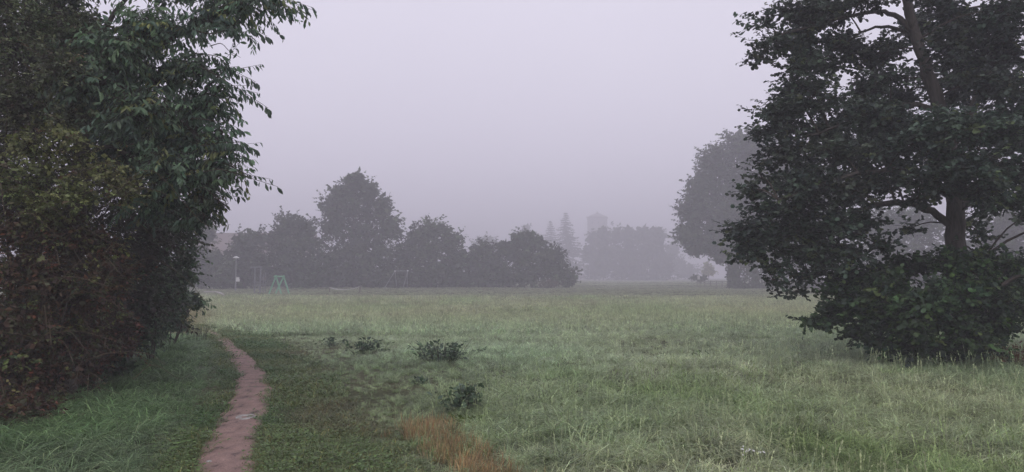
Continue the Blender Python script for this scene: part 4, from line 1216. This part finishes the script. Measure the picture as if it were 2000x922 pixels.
def blades(S, n, spread, h, w, bend, r, base=(1, 1, 1), tipc=(1, 1, 1), jit=.2, straw=0.0, strawc=(1.6, 1.3, 1.0), lean=None):
    a = r.uniform(0, 6.283, n); rad = spread * np.sqrt(r.uniform(0, 1, n))
    p = np.c_[rad * np.cos(a), rad * np.sin(a), np.full(n, -.02)]
    hh = r.uniform(h[0], h[1], n); bb = r.uniform(bend[0], bend[1], n); ww = w * r.uniform(.7, 1.3, n)
    la = a + r.normal(0, 1.2, n)
    if lean is not None: la = np.where(r.uniform(size=n) < lean, r.uniform(0, 6.283) + r.normal(0, .5, n), la)
    ld = np.c_[np.cos(la), np.sin(la), np.zeros(n)]
    sa = la + math.pi / 2 + r.normal(0, .6, n); sd = np.c_[np.cos(sa), np.sin(sa), np.zeros(n)]
    V = []; st = (0, .35, .7, 1.0)
    for k, t in enumerate(st):
        c = p + ld * (bb * hh * t ** 2 * .8)[:, None] + np.array([0, 0, 1.]) * (hh * (t - .5 * np.minimum(bb, 1.3) * t ** 2.4))[:, None]
        wd = ww * (.8, 1.0, .75, 0)[k] * .5
        if k < 3:
            V += [c - sd * wd[:, None], c + sd * wd[:, None]]
        else:
            V.append(c)
    V = np.stack(V, 1)
    b = np.arange(n)[:, None] * 7
    Fq = np.concatenate([b + [0, 1, 3, 2], b + [2, 3, 5, 4]]); Ft = b + [4, 5, 6]
    col = 1 + jit * r.uniform(-1, 1, (n, 1)); col = np.tile(col, (1, 3)) * (1 + .08 * r.uniform(-1, 1, (n, 3)))
    s = r.uniform(0, 1, n) < straw
    col[s] *= strawc
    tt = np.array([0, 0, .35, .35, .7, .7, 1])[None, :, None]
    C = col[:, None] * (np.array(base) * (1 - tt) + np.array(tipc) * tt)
    S.add(V.reshape(-1, 3), [Fq, Ft], C.reshape(-1, 3))
    return V[:, 6]

def panicles(S, n, spread, h, r, c=(1.4, 1.36, 1.25)):
    p = np.c_[r.normal(0, spread * .5, (n, 2)), np.full(n, -.02)]
    q = p + np.c_[r.normal(0, .18, (n, 2)) * h[1], r.uniform(h[0], h[1], n)]
    segs(S, p, q, .0014, .0009, 3, c)
    m = 8
    pos = np.repeat(q, m, 0) - (np.repeat(q - p, m, 0)) * r.uniform(-.02, .24, (n * m, 1))
    put_leaves(S, LEAF_LANCE, pos, np.repeat(q - p, m, 0) + r.normal(0, .1, (n * m, 3)), r.normal(size=(n * m, 3)), r.uniform(.010, .024, n * m), np.tile(c, (n * m, 1)))

def tuft_set(name, k, fn, seed):
    c = bpy.data.collections.new(name)
    for i in range(k):
        r = np.random.default_rng(seed + i); S = Soup(); fn(S, r)
        c.objects.link(bpy.data.objects.new('%s.%03d' % (name, i), S.mesh(name, M_GRASS)))
    return c, k

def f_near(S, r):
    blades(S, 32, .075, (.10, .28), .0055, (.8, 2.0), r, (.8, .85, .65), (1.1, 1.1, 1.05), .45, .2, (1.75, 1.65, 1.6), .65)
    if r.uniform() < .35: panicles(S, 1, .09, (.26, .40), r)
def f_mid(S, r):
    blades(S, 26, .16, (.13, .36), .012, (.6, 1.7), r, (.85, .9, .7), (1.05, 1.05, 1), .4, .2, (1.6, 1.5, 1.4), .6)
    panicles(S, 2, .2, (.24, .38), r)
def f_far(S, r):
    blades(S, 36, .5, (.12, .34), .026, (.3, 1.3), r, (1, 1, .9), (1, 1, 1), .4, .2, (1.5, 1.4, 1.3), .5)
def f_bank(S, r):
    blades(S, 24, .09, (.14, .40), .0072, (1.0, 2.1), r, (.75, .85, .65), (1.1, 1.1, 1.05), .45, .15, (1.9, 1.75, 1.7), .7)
def f_mown(S, r):
    blades(S, 30, .09, (.035, .10), .005, (.4, 1.5), r, (1, 1, 1), (1, 1, 1), .35, .2)
    n = 6
    p = np.c_[r.normal(0, .06, (n, 2)), r.uniform(.02, .05, n)]
    put_leaves(S, LEAF_OVAL, p, np.c_[r.normal(size=(n, 2)), r.normal(0, .2, n)], np.c_[r.normal(0, .4, (n, 2)), np.ones(n)], r.uniform(.016, .032, n), np.tile([.85, 1.05, .8], (n, 1)) * r.uniform(.7, 1.2, (n, 1)))
def f_dry(S, r):
    blades(S, 16, .07, (.10, .27), .0045, (.1, .7), r, (.9, .85, .8), (1.1, 1.05, 1), .3, .2, (1.4, 1.4, 1.3))
def f_litter(S, r):
    blades(S, 9, .14, (.06, .16), .006, (1.2, 2.0), r, (1, 1, 1), (1, 1, 1), .3, .4)

T_NEAR = tuft_set('near_tuft', 7, f_near, 200); T_MID = tuft_set('mid_tuft', 6, f_mid, 220); T_FAR = tuft_set('far_tuft', 6, f_far, 240)
T_BANK = tuft_set('bank_tuft', 7, f_bank, 260); T_MOWN = tuft_set('mown_tuft', 7, f_mown, 280); T_DRY = tuft_set('dry_tuft', 5, f_dry, 300)

def scatter(name, label, tset, pts, scl, tint, r):
    c, k = tset; n = len(pts)
    me = bpy.data.meshes.new(name); me.vertices.add(n)
    me.vertices.foreach_set('co', pts.astype(np.float32).ravel())
    def att(nm, ty, field, d):
        a = me.attributes.new(nm, ty, 'POINT'); a.data.foreach_set(field, d)
    att('rot', 'FLOAT_VECTOR', 'vector', np.c_[r.normal(0, .08, (n, 2)), r.uniform(0, 6.283, n)].astype(np.float32).ravel())
    att('scl', 'FLOAT', 'value', scl.astype(np.float32))
    att('idx', 'INT', 'value', r.integers(0, k, n).astype(np.int32))
    att('tint', 'FLOAT_COLOR', 'color', np.c_[tint, np.ones(n)].astype(np.float32).ravel())
    me.update()
    o = bpy.data.objects.new(name, me); COL.objects.link(o); tag(o, label, 'grass', kind='stuff')
    g = bpy.data.node_groups.new(name, 'GeometryNodeTree')
    g.interface.new_socket('Geometry', in_out='INPUT', socket_type='NodeSocketGeometry')
    g.interface.new_socket('Geometry', in_out='OUTPUT', socket_type='NodeSocketGeometry')
    N = g.nodes.new
    gi, go = N('NodeGroupInput'), N('NodeGroupOutput')
    ci = N('GeometryNodeCollectionInfo'); ci.inputs['Collection'].default_value = c; ci.inputs['Separate Children'].default_value = True; ci.inputs['Reset Children'].default_value = True
    ip = N('GeometryNodeInstanceOnPoints'); ip.inputs['Pick Instance'].default_value = True
    def na(nm, ty):
        q = N('GeometryNodeInputNamedAttribute'); q.data_type = ty; q.inputs['Name'].default_value = nm; return q.outputs['Attribute']
    K = g.links.new
    K(gi.outputs[0], ip.inputs['Points']); K(ci.outputs[0], ip.inputs['Instance'])
    K(na('idx', 'INT'), ip.inputs['Instance Index']); K(na('rot', 'FLOAT_VECTOR'), ip.inputs['Rotation']); K(na('scl', 'FLOAT'), ip.inputs['Scale'])
    K(ip.outputs[0], go.inputs[0])
    m = o.modifiers.new('tufts', 'NODES'); m.node_group = g
    return o

def wedge(y0, y1, dens, r, margin=3.0, slope=.76):
    xm = slope * y1 + margin
    n = int(dens * 2 * xm * (y1 - y0))
    p = np.c_[r.uniform(-xm, xm, n), r.uniform(y0, y1, n)]
    return p[np.abs(p[:, 0]) < slope * p[:, 1] + margin]

_b = np.array([G(x, y) for x, y in ((1000, 1100), (900, 1000), (800, 922), (735, 840), (655, 760), (592, 705), (530, 675), (470, 655), (430, 640))])
_bx = lambda y: np.interp(y, _b[:, 1], _b[:, 0])
_t = np.array([G(x, y) for x, y in ((-200, 1000), (-30, 850), (150, 775), (235, 720), (300, 672), (345, 645))])   # foot of the thicket
_tx = lambda y: np.interp(y, _t[:, 1], _t[:, 0])
DRY0, DRY1 = G(858, 856), G(965, 945)

def zones(p):
    x, y = p[:, 0], p[:, 1]
    l, rr = path_x(y)
    wob = .25 * (vnoise(p, 1.3, 41) - .5) + .12 * (vnoise(p, 5, 42) - .5)
    pe = .10 * (vnoise(p, 8, 43) - .5) + .12 * (vnoise(p, 2.7, 44) - .5)
    Yend = PY[-1]
    inpath = (x > l - .02 + pe) & (x < rr + .02 - pe) & (y < Yend + .5)
    bank = (x <= l) & (y < Yend + 1)
    mown = (~bank) & (x < _bx(y) + wob * np.clip(y / 6, .8, 4) + .22 * np.sin(p[:, 0] * 7919.0 + p[:, 1] * 6007.0) * np.clip(y / 8, .8, 2)) & (y < _b[-1, 1])
    ab_ = DRY1[:2] - DRY0[:2]; L2 = ab_ @ ab_
    s = np.clip(((p - DRY0[:2]) @ ab_) / L2, -.2, 1.3); d = np.linalg.norm(p - (DRY0[:2] + s[:, None] * ab_), axis=1)
    dry = d < (.27 + .7 * wob) * (1.15 - .3 * np.abs(s - .6))
    return inpath, bank, mown, dry

def mix(a, b, t):
    t = np.asarray(t)[:, None]
    return np.asarray(a) * (1 - t) + np.asarray(b) * t

def meadow_tint(p, r):
    y = p[:, 1]; n1 = vnoise(p * [1, .6], .35, 51); n2 = vnoise(p, 1.1, 52); n3 = vnoise(p * [.35, 1], .12, 53)
    t = mix((.21, .265, .155), (.29, .325, .215), sstep(.3, .7, n1))
    t = mix(t, (.155, .23, .085), sstep(.6, .8, n2) * .7)
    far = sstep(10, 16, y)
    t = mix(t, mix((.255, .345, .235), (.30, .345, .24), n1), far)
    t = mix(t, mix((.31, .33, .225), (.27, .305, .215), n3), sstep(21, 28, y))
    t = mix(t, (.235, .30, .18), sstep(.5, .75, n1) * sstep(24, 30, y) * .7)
    t = mix(t, (.20, .19, .15), sstep(.62, .8, n2) * sstep(26, 34, y) * .6)
    return t * np.array([1.36, 1.36, 1.34]) * r.uniform(.62, 1.38, (len(p), 1)) * (.75 + .5 * vnoise(p, 2.6, 54))[:, None]

def build_grass():
    r = np.random.default_rng(500)
    # ---- near field
    P0 = np.concatenate([wedge(2.2, 10, 95, r), wedge(10, 21, 48, r)])
    inpath, bank, mown, dry = zones(P0)
    ok = ~inpath
    z3 = lambda q: np.c_[q, gz(q[:, 0], q[:, 1])]
    m = ok & ~bank & ~mown & (~dry | (r.uniform(size=len(P0)) < .5))
    q = P0[m]
    s = (.5 + .5 * vnoise(q, .7, 61) + .55 * vnoise(q, 2.2, 67)) * r.uniform(.7, 1.25, len(q))
    s *= .4 + .6 * sstep(-.1, 1.5, (q[:, 0] - _bx(q[:, 1])) / np.clip(q[:, 1] / 8, .8, 2.5))
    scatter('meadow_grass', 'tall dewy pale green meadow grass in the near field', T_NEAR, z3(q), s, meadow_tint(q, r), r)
    m = ok & bank & (P0[:, 0] > _tx(P0[:, 1]) - 1.2)
    q = P0[m]
    l, _ = path_x(q[:, 1]); dl = l - q[:, 0]
    s = (.22 + .8 * sstep(.05, .9, dl)) * r.uniform(.75, 1.2, len(q)) * (.75 + .5 * vnoise(q, .9, 62))
    t = mix((.12, .195, .09), (.19, .29, .145), sstep(.3, .7, vnoise(q, .9, 63)))
    t = mix(t, (.15, .14, .07), (1 - sstep(.0, .5, dl)) * .8 * sstep(.35, .6, vnoise(q, 1.4, 64)))
    t = mix(t, (.19, .255, .155), sstep(.55, .8, vnoise(q, .6, 65)) * .8)
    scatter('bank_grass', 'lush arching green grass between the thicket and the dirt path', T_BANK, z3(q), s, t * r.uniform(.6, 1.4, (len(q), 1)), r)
    Pm = np.concatenate([wedge(2.2, 9, 320, r, 1), wedge(9, 25, 110, r, 1)])
    inpath, bank, mown, dry = zones(Pm)
    l, rr = path_x(Pm[:, 1])
    edge = (Pm[:, 0] > l - .35) & bank
    m = ~inpath & ((mown & (~dry | (r.uniform(size=len(Pm)) < .4))) | (edge & (r.uniform(size=len(Pm)) < .7)))
    q = Pm[m]
    t = mix((.115, .185, .075), (.175, .22, .095), sstep(.3, .65, vnoise(q, .9, 71)))
    t = mix(t, (.19, .155, .09), sstep(.55, .75, vnoise(q, .55, 72)) * .6)
    s = r.uniform(.7, 1.3, len(q)) * (.7 + .7 * vnoise(q, 1.2, 73)) * (1 + .03 * q[:, 1])
    scatter('mown_grass', 'short trampled grass and clover strip right of the dirt path', T_MOWN, z3(q), s, t * r.uniform(.75, 1.25, (len(q), 1)), r)
    Pd = wedge(3, 10, 420, r, 0); Pd = Pd[np.abs(Pd[:, 0]) < 3]
    inpath, bank, mown, dry = zones(Pd)
    ab_ = DRY1[:2] - DRY0[:2]
    sv = np.clip(((Pd - DRY0[:2]) @ ab_) / (ab_ @ ab_), -.25, 1.3); dd = np.linalg.norm(Pd - (DRY0[:2] + sv[:, None] * ab_), axis=1)
    soft = np.clip(1.05 - dd / (.20 + .42 * vnoise(Pd, 1.9, 45)), 0, 1) ** 1.3 * (.35 + .9 * vnoise(Pd, 3.5, 46))
    q = Pd[r.uniform(size=len(Pd)) < soft]
    tn = mix((.42, .28, .145), (.34, .28, .165), r.uniform(0, 1, len(q)) ** 1.5)
    tn = mix(tn, (.17, .19, .08), (r.uniform(size=len(q)) < .18) * 1.0)
    scatter('dry_grass', 'patch of orange dead grass at the bottom of the picture', T_DRY, z3(q), r.uniform(.4, 1.05, len(q)), tn * r.uniform(.65, 1.3, (len(q), 1)), r)
    # ---- middle and far field
    Pq = np.concatenate([wedge(21, 34, 30, r), wedge(34, 50, 17, r)])
    inpath, bank, mown, dry = zones(Pq)
    q = Pq[~inpath & ~(mown & (Pq[:, 1] < 24)) & ~(bank & (Pq[:, 0] < _tx(Pq[:, 1]) - 1))]
    tn = meadow_tint(q, r)
    lt = (1 - sstep(-.43, -.375, q[:, 0] / q[:, 1])) * (1 - sstep(34, 46, q[:, 1]))
    tn = mix(tn, (.27, .215, .10), lt * .8)
    s = r.uniform(.75, 1.2, len(q)) * (1 - .6 * lt) * (.8 + .4 * vnoise(q, .3, 66))
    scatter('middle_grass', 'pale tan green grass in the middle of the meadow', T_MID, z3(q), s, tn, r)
    Pf = np.concatenate([wedge(50, 85, 4.5, r), wedge(85, 150, 4.0, r), wedge(150, 340, .45, r)])
    q = Pf
    s = r.uniform(.7, 1.2, len(q)) * np.where(q[:, 1] > 62, .34, .8) * np.where(q[:, 1] > 140, 2.2, 1)
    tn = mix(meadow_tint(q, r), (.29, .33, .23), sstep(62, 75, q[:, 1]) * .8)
    tn = mix(tn, (.34, .39, .28), sstep(115, 150, q[:, 1]))  # mist painted into the tint: grass gets paler with distance
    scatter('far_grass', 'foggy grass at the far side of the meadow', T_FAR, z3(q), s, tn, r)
    # ---- dark tall tuft by the end of the path
    b = G(378, 668); S = Soup(); root = empty('grass_tuft', b, 'dark tall grass tuft at the corner of the thicket by the path', 'grass')
    S2 = Soup(); tip = blades(S2, 130, .32, (.25, .62), .006, (.1, .6), r, (.07, .075, .04), (.06, .07, .04), .3)
    me_s = S2.mesh('blades', M_LEAF); o = bpy.data.objects.new('blades', me_s); COL.objects.link(o); o.parent = root; o['kind'] = 'stuff'
build_grass()
print('OBJS', len(bpy.data.objects), 'TRIS', sum(len(o.data.loops) - 2 * len(o.data.polygons) for o in SC.objects if o.type == 'MESH'))
